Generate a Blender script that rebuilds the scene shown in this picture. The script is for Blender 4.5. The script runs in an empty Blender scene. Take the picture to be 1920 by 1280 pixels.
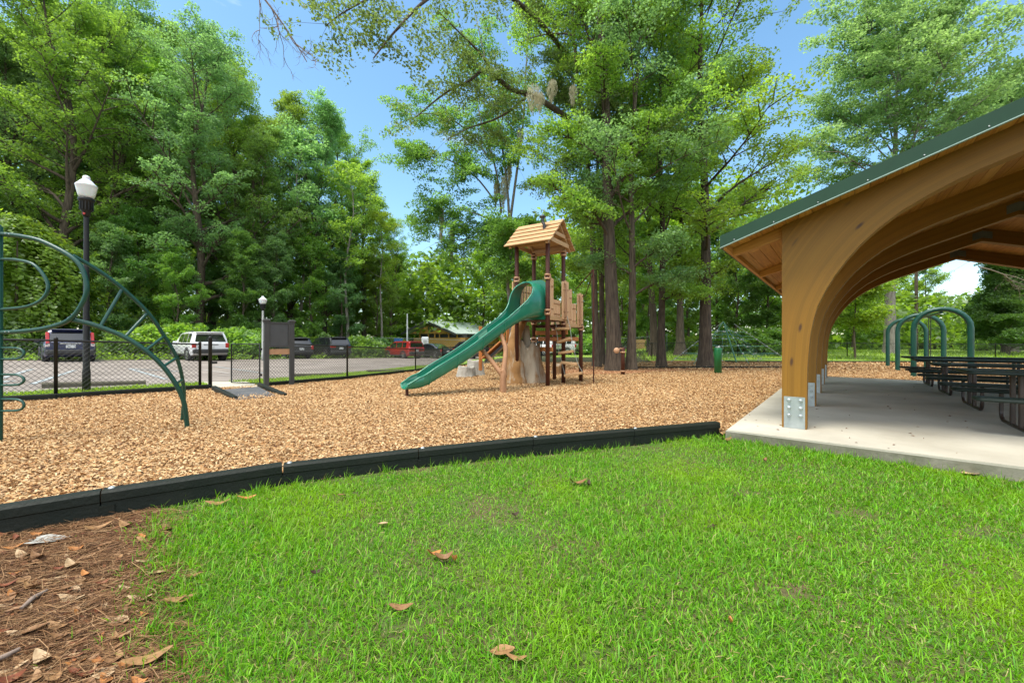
import bpy, bmesh, math, random
import numpy as np
from mathutils import Vector, Matrix, noise as mnoise
PI = math.pi
rnd = random.Random(7)
S = bpy.context.scene
COL = S.collection
# ------------------------------------------------------------------ camera, sky, sun, exposure
EYE = 1.22; F = 747.0; HOR = 642.0
cam_d = bpy.data.cameras.new('camera'); cam = bpy.data.objects.new('camera', cam_d); COL.objects.link(cam)
cam.location = (0, 0, EYE); cam.rotation_euler = (PI/2, 0, 0)
cam_d.sensor_width = 36; cam_d.lens = 36*F/1920; cam_d.shift_y = (HOR-640)/1920
cam_d.clip_start = .05; cam_d.clip_end = 2000
S.camera = cam
SUN_EL, SUN_AZ = math.radians(68), math.radians(236)     # azimuth of the sun seen from above, clockwise from +Y
w = bpy.data.worlds.new('World'); S.world = w; w.use_nodes = True
nt = w.node_tree; bg = nt.nodes['Background']
sky = nt.nodes.new('ShaderNodeTexSky'); sky.sky_type = 'NISHITA'; sky.sun_disc = False
sky.sun_elevation = SUN_EL; sky.sun_rotation = SUN_AZ
sky.air_density = 1.0; sky.dust_density = .7; sky.ozone_density = 1.0; sky.altitude = 0
# thin bright cloud veils
tc = nt.nodes.new('ShaderNodeTexCoord'); mp = nt.nodes.new('ShaderNodeMapping'); mp.inputs['Scale'].default_value = (1.2, 1.2, 4.0)
nz = nt.nodes.new('ShaderNodeTexNoise'); nz.inputs['Scale'].default_value = 1.6; nz.inputs['Detail'].default_value = 7; nz.inputs['Roughness'].default_value = .6
rp = nt.nodes.new('ShaderNodeValToRGB'); rp.color_ramp.elements[0].position = .64; rp.color_ramp.elements[1].position = 1.0
mx = nt.nodes.new('ShaderNodeMix'); mx.data_type = 'RGBA'; mx.inputs[7].default_value = (7.2, 7.2, 7.3, 1)
nt.links.new(tc.outputs['Generated'], mp.inputs['Vector']); nt.links.new(mp.outputs[0], nz.inputs['Vector'])
nt.links.new(nz.outputs[0], rp.inputs[0])
# unseen bank of bright cloud overhead and behind the viewer, added as fill light
sx_ = nt.nodes.new('ShaderNodeSeparateXYZ'); nt.links.new(tc.outputs['Generated'], sx_.inputs[0])
m1 = nt.nodes.new('ShaderNodeMath'); m1.operation = 'MULTIPLY_ADD'; m1.inputs[1].default_value = -.55; m1.inputs[2].default_value = -.25; nt.links.new(sx_.outputs[1], m1.inputs[0])
m2 = nt.nodes.new('ShaderNodeMath'); m2.operation = 'MULTIPLY_ADD'; m2.inputs[1].default_value = .75; nt.links.new(sx_.outputs[2], m2.inputs[0]); nt.links.new(m1.outputs[0], m2.inputs[2])
m3 = nt.nodes.new('ShaderNodeMapRange'); m3.inputs[1].default_value = 0; m3.inputs[2].default_value = .35; nt.links.new(m2.outputs[0], m3.inputs[0])
m4 = nt.nodes.new('ShaderNodeMapRange'); m4.inputs[1].default_value = .33; m4.inputs[2].default_value = .60; nt.links.new(nz.outputs[0], m4.inputs[0])
m5 = nt.nodes.new('ShaderNodeMath'); m5.operation = 'MULTIPLY'; nt.links.new(m3.outputs[0], m5.inputs[0]); nt.links.new(m4.outputs[0], m5.inputs[1])
m6 = nt.nodes.new('ShaderNodeMath'); m6.operation = 'MAXIMUM'; nt.links.new(m5.outputs[0], m6.inputs[0]); nt.links.new(rp.outputs[0], m6.inputs[1]); nt.links.new(m6.outputs[0], mx.inputs[0])
hsk = nt.nodes.new('ShaderNodeHueSaturation'); hsk.inputs['Saturation'].default_value = 1.12; hsk.inputs['Value'].default_value = .84; hsk.inputs['Hue'].default_value = .487
nt.links.new(sky.outputs[0], hsk.inputs['Color']); nt.links.new(hsk.outputs[0], mx.inputs[6]); nt.links.new(mx.outputs[2], bg.inputs[0])
bg.inputs[1].default_value = .098
sd = bpy.data.lights.new('sun', 'SUN'); sd.energy = 1.55; sd.angle = math.radians(24); sd.color = (1, .95, .86)
so = bpy.data.objects.new('sun', sd); COL.objects.link(so)
sdir = Vector((math.sin(SUN_AZ)*math.cos(SUN_EL), math.cos(SUN_AZ)*math.cos(SUN_EL), math.sin(SUN_EL)))
so.rotation_euler = (-sdir).to_track_quat('-Z', 'Y').to_euler()
S.view_settings.view_transform = 'Standard'; S.view_settings.look = 'None'
S.view_settings.exposure = 1.85; S.view_settings.gamma = 1
S.render.engine = 'CYCLES'
cy = S.cycles
cy.max_bounces = 8; cy.diffuse_bounces = 6; cy.glossy_bounces = 2; cy.transmission_bounces = 4; cy.transparent_max_bounces = 6
cy.caustics_reflective = cy.caustics_refractive = False
cy.use_denoising = True
cy.sample_clamp_indirect = 6

# ------------------------------------------------------------------ helpers
def W(px, py, Y): return Vector(((px-960)*Y/F, Y, EYE-(py-HOR)*Y/F))        # a point seen at that pixel, Y metres away
def G(px, py, z=0.):
    Y = F*(EYE-z)/(py-HOR); return Vector(((px-960)*Y/F, Y, z))
def sstep(a, b, x):
    t = min(1, max(0, (x-a)/(b-a))); return t*t*(3-2*t)
def lerp(a, b, t): return a+(b-a)*t
def interp(xs, ys, x):
    if x <= xs[0]: return ys[0]
    for i in range(len(xs)-1):
        if x <= xs[i+1]: return lerp(ys[i], ys[i+1], (x-xs[i])/(xs[i+1]-xs[i]))
    return ys[-1]
def xf(y): return interp([4, 8.5, 10.9, 14.7, 20, 60], [-13.3, -9.9, -8.35, -6.0, -4.6, 2], y)   # the fence line
def height(x, y):                                                            # the lie of the land
    d = x-xf(y); wgt = 1-sstep(-.3, 3.5, d)
    h = (-.142-.0245*x-.00856*y)
    h = max(-.75, min(.6, h))*wgt
    if x > 8 and y > 24: h += .5*sstep(24.5, 36, y)*sstep(8, 16, x)*(1-.5*sstep(24, 34, x))
    if y > 60: h *= 1-sstep(60, 120, y)
    return h

class MB:
    """collects shapes and links them as ONE mesh object"""
    def __init__(s): s.v = []; s.f = []; s.uv = []; s.smooth = []; s.has_uv = False
    def add(s, vs, fs, smooth=False, uvs=None):
        o = len(s.v); s.v += [tuple(p) for p in vs]
        for i, f in enumerate(fs):
            s.f.append(tuple(k+o for k in f)); s.smooth.append(smooth)
            if uvs: s.uv.append(uvs[i]); s.has_uv = True
            else: s.uv.append(None)
        return s
    def box(s, c, d, rz=0, M=None, bev=0):
        x, y, z = d[0]/2, d[1]/2, d[2]/2
        if bev:
            b = min(bev, x*.9, y*.9, z*.9); vs = []
            for sz in (-1, 1):
                for (ax, ay) in ((-x+b, -y), (x-b, -y), (x, -y+b), (x, y-b), (x-b, y), (-x+b, y), (-x, y-b), (-x, -y+b)): vs.append((ax, ay, sz*(z-b)))
            for sz in (-1, 1):
                for (ax, ay) in ((-x+b, -y+b), (x-b, -y+b), (x-b, y-b), (-x+b, y-b)): vs.append((ax, ay, sz*z))
            fs = [(i, (i+1) % 8, 8+(i+1) % 8, 8+i) for i in range(8)]
            for base, o, fl in ((0, 16, True), (8, 20, False)):
                q = [(base+0, base+1, o+1, o+0), (base+1, base+2, o+1), (base+2, base+3, o+2, o+1), (base+3, base+4, o+2),
                     (base+4, base+5, o+3, o+2), (base+5, base+6, o+3), (base+6, base+7, o+0, o+3), (base+7, base+0, o+0), (o, o+1, o+2, o+3)]
                fs += [tuple(reversed(f)) if fl else f for f in q]
        else:
            vs = [(-x, -y, -z), (x, -y, -z), (x, y, -z), (-x, y, -z), (-x, -y, z), (x, -y, z), (x, y, z), (-x, y, z)]
            fs = [(3, 2, 1, 0), (4, 5, 6, 7), (0, 1, 5, 4), (1, 2, 6, 5), (2, 3, 7, 6), (3, 0, 4, 7)]
        m = M if M is not None else Matrix.Translation(c) @ Matrix.Rotation(rz, 4, 'Z')
        return s.add([m @ Vector(p) for p in vs], fs)
    def bar(s, a, b, wd, th, up=(0, 0, 1), bev=0):
        a, b = Vector(a), Vector(b); d = (b-a); L = d.length; d.normalize(); u = Vector(up)
        sd = d.cross(u)
        if sd.length < 1e-4: sd = d.cross(Vector((1, 0, 0)))
        sd.normalize(); n = sd.cross(d)
        m = Matrix((d, sd, n)).transposed().to_4x4(); m.translation = (a+b)/2
        return s.box(None, (L, wd, th), M=m, bev=bev)
    def tube(s, pts, r, n=8, cap=True, closed=False):
        pts = [Vector(p) for p in pts]; m = len(pts); rs = r if isinstance(r, (list, tuple)) else [r]*m
        vs = []; prev = None
        for i in range(m):
            if closed: t = pts[(i+1) % m]-pts[i-1]
            else: t = (pts[min(i+1, m-1)]-pts[max(i-1, 0)])
            if t.length < 1e-9: t = Vector((0, 0, 1))
            t.normalize()
            if prev is None:
                a = Vector((0, 0, 1)) if abs(t.z) < .9 else Vector((1, 0, 0)); prev = t.cross(a).normalized()
            p = (prev-t*prev.dot(t))
            prev = p.normalized() if p.length > 1e-6 else t.orthogonal().normalized()
            q = t.cross(prev)
            for k in range(n):
                an = 2*PI*k/n; vs.append(pts[i]+rs[i]*(prev*math.cos(an)+q*math.sin(an)))
        fs = []; L = m if closed else m-1; us = []
        acc = [0.]
        for i in range(1, m): acc.append(acc[-1]+(pts[i]-pts[i-1]).length)
        for i in range(L):
            for k in range(n):
                a, b, c, d = i*n+k, i*n+(k+1) % n, ((i+1) % m)*n+(k+1) % n, ((i+1) % m)*n+k
                fs.append((a, b, c, d))
        s.add(vs, fs, True)
        if cap and not closed:
            s.add(vs[:n], [tuple(reversed(range(n)))]); s.add(vs[-n:], [tuple(range(n))])
        return s
    def cyl(s, a, b, r, n=12, r2=None): return s.tube([a, b], [r, r if r2 is None else r2], n)
    def lathe(s, prof, c=(0, 0, 0), n=16, M=None, smooth=True):
        vs = []; fs = []
        for (r, z) in prof:
            for k in range(n): vs.append((r*math.cos(2*PI*k/n), r*math.sin(2*PI*k/n), z))
        for i in range(len(prof)-1):
            for k in range(n): fs.append((i*n+k, i*n+(k+1) % n, (i+1)*n+(k+1) % n, (i+1)*n+k))
        m = M if M is not None else Matrix.Translation(c)
        if prof[0][0] > 1e-5: fs.append(tuple(reversed(range(n))))
        if prof[-1][0] > 1e-5: fs.append(tuple((len(prof)-1)*n+k for k in range(n)))
        return s.add([m @ Vector(p) for p in vs], fs, smooth)
    def prism(s, poly, fn, t0, t1):
        """closed outline poly [(a,b)] mapped by fn(a,b,t), from t0 to t1"""
        n = len(poly); vs = [fn(a, b, t0) for a, b in poly]+[fn(a, b, t1) for a, b in poly]
        fs = [tuple(range(n)), tuple(reversed(range(n, 2*n)))]+[(i, n+i, n+(i+1) % n, (i+1) % n) for i in range(n)]
        return s.add(vs, fs)
    def build(s, name, m, parent=None, fix=False):
        me = bpy.data.meshes.new(name)
        o = Vector((0, 0, 0)); p = parent
        while p is not None: o += p.location; p = p.parent
        me.from_pydata([(a[0]-o.x, a[1]-o.y, a[2]-o.z) for a in s.v], [], s.f)
        me.polygons.foreach_set('use_smooth', s.smooth)
        if s.has_uv:
            ul = me.uv_layers.new(name='UVMap'); flat = []
            for f, u in zip(s.f, s.uv):
                for k in range(len(f)): flat += list(u[k]) if u else [0, 0]
            ul.data.foreach_set('uv', flat)
        if fix:
            b = bmesh.new(); b.from_mesh(me); bmesh.ops.recalc_face_normals(b, faces=b.faces); b.to_mesh(me); b.free()
        me.materials.append(m); me.update()
        ob = bpy.data.objects.new(name, me); COL.objects.link(ob)
        if parent is not None: ob.parent = parent
        return ob

def np_mesh(name, verts, faces, m, parent=None, smooth=False):
    """verts (n,3), faces (k,4) or (k,3) arrays -> one mesh object"""
    me = bpy.data.meshes.new(name); k = faces.shape[1]
    me.vertices.add(len(verts)); me.vertices.foreach_set('co', np.ascontiguousarray(verts, dtype=np.float32).ravel())
    me.loops.add(faces.size); me.loops.foreach_set('vertex_index', np.ascontiguousarray(faces, dtype=np.int32).ravel())
    me.polygons.add(len(faces)); me.polygons.foreach_set('loop_start', np.arange(0, faces.size, k, dtype=np.int32))
    if smooth: me.polygons.foreach_set('use_smooth', np.ones(len(faces), dtype=bool))
    me.update(calc_edges=True); me.materials.append(m)
    ob = bpy.data.objects.new(name, me); COL.objects.link(ob)
    if parent is not None: ob.parent = parent
    return ob

def tag(o, label=None, cat=None, group=None, kind=None):
    if label: o['label'] = label
    if cat: o['category'] = cat
    if group: o['group'] = group
    if kind: o['kind'] = kind
    return o
def thing(name, loc, label, cat, group=None, rz=0):
    o = bpy.data.objects.new(name, None); COL.objects.link(o); o.location = loc; o.rotation_euler = (0, 0, rz)
    o.empty_display_size = .2
    return tag(o, label, cat, group)
def dup(o, parent=None):
    kids = [c for c in o.children]
    c = o.copy(); COL.objects.link(c); c.parent = parent
    for k in kids: dup(k, c)
    return c

# ------------------------------------------------------------------ materials
def newmat(name):
    m = bpy.data.materials.new(name); m.use_nodes = True; return m, m.node_tree, m.node_tree.nodes['Principled BSDF']
def mat(name, c1, c2=None, rough=.6, scale=8., detail=4, metal=0., bump=0., bscale=None, spec=.5, stretch=None, coat=0., contrast=(.35, .65), coord='Object', uvm=None):
    m, t, b = newmat(name); n = t.nodes; L = t.links
    b.inputs['Roughness'].default_value = rough; b.inputs['Metallic'].default_value = metal
    b.inputs['Specular IOR Level'].default_value = spec; b.inputs['Coat Weight'].default_value = coat
    c2 = c2 or tuple(x*.8 for x in c1)
    tcn = n.new('ShaderNodeTexCoord'); mpn = n.new('ShaderNodeMapping')
    if stretch: mpn.inputs['Scale'].default_value = stretch
    L.new(tcn.outputs[coord], mpn.inputs[0])
    z = n.new('ShaderNodeTexNoise'); z.inputs['Scale'].default_value = scale; z.inputs['Detail'].default_value = detail; z.inputs['Roughness'].default_value = .6
    L.new(mpn.outputs[0], z.inputs['Vector'])
    r = n.new('ShaderNodeValToRGB'); e = r.color_ramp.elements
    e[0].position, e[1].position = contrast; e[0].color = (*c1, 1); e[1].color = (*c2, 1)
    L.new(z.outputs[0], r.inputs[0]); L.new(r.outputs[0], b.inputs['Base Color'])
    if bump:
        z2 = n.new('ShaderNodeTexNoise'); z2.inputs['Scale'].default_value = bscale or scale*2; z2.inputs['Detail'].default_value = 5
        L.new(mpn.outputs[0], z2.inputs['Vector'])
        bn = n.new('ShaderNodeBump'); bn.inputs['Strength'].default_value = bump; bn.inputs['Distance'].default_value = .02
        L.new(z2.outputs[0], bn.inputs['Height']); L.new(bn.outputs[0], b.inputs['Normal'])
    m['ramp'] = 1
    return m
def island_mat(name, cols, rough=.8, trans=0., gloss=0., patch=None, hue=0., spec=.3):
    """each loose piece takes its own tone from the ramp; trans = light let through"""
    m, t, b = newmat(name); n = t.nodes; L = t.links
    g = n.new('ShaderNodeNewGeometry'); r = n.new('ShaderNodeValToRGB'); el = r.color_ramp.elements
    while len(el) < len(cols): el.new(.5)
    for i, c in enumerate(cols):
        el[i].position = i/(len(cols)-1); el[i].color = (*c, 1)
    L.new(g.outputs['Random Per Island'], r.inputs[0]); out = r.outputs[0]
    if patch:
        sc, pc, lo, hi = patch
        tcn = n.new('ShaderNodeTexCoord'); z = n.new('ShaderNodeTexNoise'); z.inputs['Scale'].default_value = sc; z.inputs['Detail'].default_value = 3
        L.new(tcn.outputs['Object'], z.inputs['Vector'])
        mr = n.new('ShaderNodeMapRange'); mr.inputs[1].default_value = lo; mr.inputs[2].default_value = hi
        L.new(z.outputs[0], mr.inputs[0])
        mxn = n.new('ShaderNodeMix'); mxn.data_type = 'RGBA'; mxn.inputs[7].default_value = (*pc, 1)
        L.new(mr.outputs[0], mxn.inputs[0]); L.new(out, mxn.inputs[6]); out = mxn.outputs[2]
    if hue:
        oi = n.new('ShaderNodeObjectInfo'); hs = n.new('ShaderNodeHueSaturation')
        mr = n.new('ShaderNodeMapRange'); mr.inputs[3].default_value = .5-hue; mr.inputs[4].default_value = .5+hue
        L.new(oi.outputs['Random'], mr.inputs[0]); L.new(mr.outputs[0], hs.inputs['Hue'])
        mr2 = n.new('ShaderNodeMapRange'); mr2.inputs[3].default_value = .8; mr2.inputs[4].default_value = 1.25
        mt = n.new('ShaderNodeMath'); mt.operation = 'MULTIPLY'; mt.inputs[1].default_value = 7.31
        fr = n.new('ShaderNodeMath'); fr.operation = 'FRACT'
        L.new(oi.outputs['Random'], mt.inputs[0]); L.new(mt.outputs[0], fr.inputs[0]); L.new(fr.outputs[0], mr2.inputs[0]); L.new(mr2.outputs[0], hs.inputs['Value'])
        L.new(out, hs.inputs['Color']); out = hs.outputs[0]
    if trans:
        n.remove(b); om = n['Material Output']
        d = n.new('ShaderNodeBsdfDiffuse'); tr = n.new('ShaderNodeBsdfTranslucent'); mxs = n.new('ShaderNodeMixShader'); mxs.inputs[0].default_value = trans
        hs2 = n.new('ShaderNodeHueSaturation'); hs2.inputs['Hue'].default_value = .485; hs2.inputs['Saturation'].default_value = 1.1; hs2.inputs['Value'].default_value = 1.75
        L.new(out, hs2.inputs['Color'])
        L.new(out, d.inputs[0]); L.new(hs2.outputs[0], tr.inputs[0]); L.new(d.outputs[0], mxs.inputs[1]); L.new(tr.outputs[0], mxs.inputs[2])
        last = mxs.outputs[0]
        if gloss:
            gl = n.new('ShaderNodeBsdfGlossy'); gl.inputs['Roughness'].default_value = .45; gl.inputs[0].default_value = (.9, .95, 1, 1)
            m2 = n.new('ShaderNodeMixShader'); m2.inputs[0].default_value = gloss
            L.new(last, m2.inputs[1]); L.new(gl.outputs[0], m2.inputs[2]); last = m2.outputs[0]
        L.new(last, om.inputs[0])
    else:
        b.inputs['Roughness'].default_value = rough; b.inputs['Specular IOR Level'].default_value = spec
        L.new(out, b.inputs['Base Color'])
    return m
def wood_mat(name, cols, lam=None, knots=True, scale=(1.2, 26.), rough=.55):
    """grain along UV.x (metres), lamination lines across UV.y"""
    m, t, b = newmat(name); n = t.nodes; L = t.links
    b.inputs['Roughness'].default_value = rough; b.inputs['Specular IOR Level'].default_value = .35
    uv = n.new('ShaderNodeUVMap'); mp_ = n.new('ShaderNodeMapping'); mp_.inputs['Scale'].default_value = (scale[0], scale[1], 1)
    L.new(uv.outputs[0], mp_.inputs[0])
    z = n.new('ShaderNodeTexNoise'); z.inputs['Scale'].default_value = 1.6; z.inputs['Detail'].default_value = 6; z.inputs['Roughness'].default_value = .65; z.inputs['Distortion'].default_value = .08
    L.new(mp_.outputs[0], z.inputs['Vector'])
    g = n.new('ShaderNodeNewGeometry'); ad = n.new('ShaderNodeMath'); ad.operation = 'MULTIPLY_ADD'; ad.inputs[1].default_value = .3; ad.inputs[2].default_value = -.15
    L.new(g.outputs['Random Per Island'], ad.inputs[0])
    sm = n.new('ShaderNodeMath'); sm.operation = 'ADD'; L.new(z.outputs[0], sm.inputs[0]); L.new(ad.outputs[0], sm.inputs[1])
    r = n.new('ShaderNodeValToRGB'); el = r.color_ramp.elements
    while len(el) < len(cols): el.new(.5)
    for i, c in enumerate(cols): el[i].position = .3+.4*i/(len(cols)-1); el[i].color = (*c, 1)
    L.new(sm.outputs[0], r.inputs[0]); out = r.outputs[0]
    if lam:
        sp = n.new('ShaderNodeSeparateXYZ'); L.new(uv.outputs[0], sp.inputs[0])
        dv = n.new('ShaderNodeMath'); dv.operation = 'DIVIDE'; dv.inputs[1].default_value = lam; L.new(sp.outputs[1], dv.inputs[0])
        fl = n.new('ShaderNodeMath'); fl.operation = 'FLOOR'; L.new(dv.outputs[0], fl.inputs[0])
        wn = n.new('ShaderNodeTexWhiteNoise'); wn.noise_dimensions = '1D'; L.new(fl.outputs[0], wn.inputs['W'])
        hs = n.new('ShaderNodeHueSaturation'); mr = n.new('ShaderNodeMapRange'); mr.inputs[3].default_value = .90; mr.inputs[4].default_value = 1.06
        L.new(wn.outputs[0], mr.inputs[0]); L.new(mr.outputs[0], hs.inputs['Value']); L.new(out, hs.inputs['Color']); out = hs.outputs[0]
        fr = n.new('ShaderNodeMath'); fr.operation = 'FRACT'; L.new(dv.outputs[0], fr.inputs[0])
        lt = n.new('ShaderNodeMath'); lt.operation = 'LESS_THAN'; lt.inputs[1].default_value = .05; L.new(fr.outputs[0], lt.inputs[0])
        mq = n.new('ShaderNodeMath'); mq.operation = 'MULTIPLY'; mq.inputs[1].default_value = .38; L.new(lt.outputs[0], mq.inputs[0])
        mxn = n.new('ShaderNodeMix'); mxn.data_type = 'RGBA'; mxn.inputs[7].default_value = (.10, .05, .015, 1)
        L.new(mq.outputs[0], mxn.inputs[0]); L.new(out, mxn.inputs[6]); out = mxn.outputs[2]
    if knots:
        mk = n.new('ShaderNodeMapping'); mk.inputs['Scale'].default_value = (2.2, 6.5, 1); L.new(uv.outputs[0], mk.inputs[0])
        vo = n.new('ShaderNodeTexVoronoi'); vo.inputs['Scale'].default_value = 1.0; L.new(mk.outputs[0], vo.inputs['Vector'])
        wc = n.new('ShaderNodeSeparateColor'); L.new(vo.outputs['Color'], wc.inputs[0])
        th = n.new('ShaderNodeMapRange'); th.inputs[1].default_value = .16; th.inputs[2].default_value = .06; L.new(vo.outputs['Distance'], th.inputs[0])
        gt = n.new('ShaderNodeMath'); gt.operation = 'GREATER_THAN'; gt.inputs[1].default_value = .72; L.new(wc.outputs[0], gt.inputs[0])
        mu = n.new('ShaderNodeMath'); mu.operation = 'MULTIPLY'; L.new(th.outputs[0], mu.inputs[0]); L.new(gt.outputs[0], mu.inputs[1])
        mxk = n.new('ShaderNodeMix'); mxk.data_type = 'RGBA'; mxk.inputs[7].default_value = (.07, .03, .01, 1)
        L.new(mu.outputs[0], mxk.inputs[0]); L.new(out, mxk.inputs[6]); out = mxk.outputs[2]
    L.new(out, b.inputs['Base Color'])
    bn = n.new('ShaderNodeBump'); bn.inputs['Strength'].default_value = .15; bn.inputs['Distance'].default_value = .01
    L.new(z.outputs[0], bn.inputs['Height']); L.new(bn.outputs[0], b.inputs['Normal'])
    return m
def glassmat(name, c, rough=.05):
    m, t, b = newmat(name); b.inputs['Base Color'].default_value = (*c, 1); b.inputs['Roughness'].default_value = rough
    b.inputs['Specular IOR Level'].default_value = .8; b.inputs['Coat Weight'].default_value = .5; b.inputs['Coat Roughness'].default_value = .03
    return m

M = {}
M['soil'] = mat('soil', (.05, .035, .02), (.12, .08, .045), .95, 1.2, 8, bump=.5, bscale=12)
M['forest_floor'] = mat('forest_floor', (.045, .035, .015), (.06, .075, .02), .95, .35, 8, bump=.6, bscale=6)
M['asphalt'] = mat('asphalt', (.155, .13, .11), (.26, .225, .195), .9, .5, 12, bump=.25, bscale=90)
M['line_white'] = mat('line_white', (.36, .34, .31), (.28, .25, .22), .8, 14, 6, contrast=(.45, .75))
M['line_blue'] = mat('line_blue', (.29, .34, .355), (.25, .235, .215), .8, 9, 6, contrast=(.4, .7))
M['concrete'] = mat('concrete', (.48, .45, .365), (.29, .265, .205), .85, .7, 12, bump=.12, bscale=40, contrast=(.38, .8))
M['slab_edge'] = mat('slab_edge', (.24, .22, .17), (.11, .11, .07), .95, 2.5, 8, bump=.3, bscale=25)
M['turf'] = mat('turf', (.045, .095, .008), (.09, .065, .028), .95, 2.2, 8, bump=.6, bscale=40)
M['grass_far'] = mat('grass_far', (.17, .28, .03), (.24, .34, .04), .95, 1.5, 8, bump=.8, bscale=60)
M['green_tube'] = mat('green_tube', (.004, .048, .033), (.006, .06, .041), .4, 3, 3, spec=.4, coat=.1)
M['green_timber'] = mat('green_timber', (.008, .012, .008), (.020, .021, .015), .62, 3, 8, bump=.25, bscale=40, spec=.25, contrast=(.45, .8))
M['black_paint'] = mat('black_paint', (.009, .009, .009), (.014, .014, .013), .5, 4, 4, spec=.3)
M['wire'] = mat('wire', (.03, .03, .028), (.05, .05, .045), .5, 6, 3)
M['grey_wire'] = mat('grey_wire', (.25, .28, .27), (.18, .21, .2), .5, 6, 3)
M['kiosk'] = mat('kiosk', (.030, .030, .028), (.042, .042, .038), .6, 3, 5, bump=.1, bscale=30)
M['kiosk_board'] = mat('kiosk_board', (.038, .039, .039), (.052, .053, .053), .45, 2, 5)
M['brown_post'] = mat('brown_post', (.055, .016, .009), (.075, .024, .013), .5, 4, 3, spec=.25)
M['tan_collar'] = mat('tan_collar', (.40, .22, .11), (.34, .18, .09), .5, 10, 3)
M['tan_plank'] = mat('tan_plank', (.47, .29, .135), (.36, .205, .09), .55, 3, 6, stretch=(1, 1, 8), bump=.1, bscale=20)
M['tan_slat_lit'] = mat('tan_slat_lit', (.60, .37, .19), (.52, .30, .145), .5, 3, 5, stretch=(6, 6, .6))  # lighter plank tan: sunlight the slats do not catch is put into the colour
M['orange_plank'] = mat('orange_plank', (.45, .17, .04), (.36, .13, .03), .55, 4, 5)
M['slide_green'] = mat('slide_green', (.007, .15, .085), (.022, .20, .125), .28, 2.2, 9, spec=.5, coat=.2, bump=.03, bscale=6, contrast=(.42, .78))
M['black_metal'] = mat('black_metal', (.012, .012, .013), (.03, .03, .03), .35, 5, 3)
M['stump'] = mat('stump', (.30, .25, .18), (.17, .085, .028), .85, 1.7, 9, stretch=(1.6, 1.6, .45), bump=1.0, bscale=9, contrast=(.44, .58))
M['stump_brown'] = mat('stump_brown', (.24, .12, .035), (.34, .28, .20), .85, 2.2, 9, stretch=(1.8, 1.8, .4), bump=1.0, bscale=9, contrast=(.5, .62))
M['log'] = mat('log', (.33, .17, .08), (.24, .12, .055), .7, 4, 7, stretch=(2, 2, .5), bump=.5, bscale=9)
M['rock'] = mat('rock', (.40, .37, .31), (.25, .23, .19), .9, 3, 8, bump=.6, bscale=12)
M['rope'] = mat('rope', (.05, .17, .11), (.10, .24, .17), .7, 30, 3)
M['rope_grey'] = mat('rope_grey', (.22, .25, .22), (.3, .32, .28), .6, 30, 3)
M['clamp'] = mat('clamp', (.6, .62, .6), (.4, .42, .4), .4, 12, 2, metal=.6)
M['post_green'] = mat('post_green', (.004, .115, .03), (.007, .14, .04), .35, 3, 3)
M['rubber'] = mat('rubber', (.05, .055, .06), (.10, .10, .10), .8, 3, 9, bump=.4, bscale=50)
M['wheel_stop'] = mat('wheel_stop', (.065, .058, .036), (.10, .09, .06), .9, 4, 7, bump=.4, bscale=25)
M['galv'] = mat('galv', (.42, .46, .45), (.30, .34, .34), .42, 6, 6, metal=.55, contrast=(.3, .7))
M['dull_steel'] = mat('dull_steel', (.14, .15, .13), (.10, .11, .095), .6, 6, 4, metal=.3)
M['bolt'] = mat('bolt', (.35, .37, .36), (.24, .26, .26), .4, 20, 3, metal=.7)
M['glulam'] = wood_mat('glulam', [(.165, .070, .005), (.205, .093, .007), (.245, .117, .010)], lam=.036, scale=(.45, 120))
M['deck_wood'] = wood_mat('deck_wood', [(.30, .12, .02), (.42, .195, .036), (.54, .28, .065)], scale=(1.0, 22))
M['roof_green'] = mat('roof_green', (.006, .035, .014), (.008, .043, .018), .5, 2, 4, coat=.0, spec=.3)
M['trim_edge'] = mat('trim_edge', (.28, .38, .33), (.22, .32, .28), .4, 3, 3)
M['table_green'] = mat('table_green', (.010, .019, .015), (.015, .024, .018), .5, 8, 4, spec=.3)
M['table_leg'] = mat('table_leg', (.03, .02, .016), (.05, .03, .022), .4, 6, 4)
M['bark_dark'] = mat('bark_dark', (.030, .020, .012), (.092, .068, .045), .95, 5, 8, stretch=(3, 3, .35), bump=1., bscale=9)
M['bark'] = mat('bark', (.045, .033, .02), (.13, .10, .068), .95, 5, 8, stretch=(3, 3, .4), bump=1., bscale=9)
M['bark_pale'] = mat('bark_pale', (.13, .115, .095), (.27, .245, .21), .95, 4, 8, stretch=(2, 2, .5), bump=.8, bscale=9)
def leafm(nm, base, var=.3, tr=.6, gl=.035, hue=.012):
    a = np.array(base)
    return island_mat(nm, [tuple(a*(1-var)), tuple(a), tuple(a*(1+var)+np.array((.012, .012, 0)))], trans=tr, gloss=gl, hue=hue)
M['leaf_mid'] = leafm('leaf_mid', (0.168, 0.297, 0.054))
M['leaf_dark'] = leafm('leaf_dark', (0.123, 0.240, 0.051))
M['leaf_blue'] = leafm('leaf_blue', (0.154, 0.287, 0.095))
M['leaf_bright'] = leafm('leaf_bright', (0.194, 0.322, 0.048))
M['leaf_lime'] = leafm('leaf_lime', (0.209, 0.333, 0.048))
M['leaf_olive'] = leafm('leaf_olive', (.095, .15, .04), tr=.5)
M['leaf_pale'] = leafm('leaf_pale', (0.166, 0.279, 0.093))
M['moss'] = island_mat('moss', [(.46, .43, .31), (.58, .55, .42), (.52, .48, .33)], trans=.4)
M['twig'] = mat('twig', (.18, .13, .10), (.26, .2, .16), .9, 6, 3)
M['grass'] = island_mat('grass', [(.04, .125, .004), (.072, .235, .006), (.112, .32, .009), (.17, .395, .014), (.22, .45, .03), (.075, .27, .008), (.12, .17, .03), (.10, .26, .01), (.34, .31, .12)], trans=.34, gloss=.012, patch=(.8, (.20, .37, .008), .50, .74))
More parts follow.
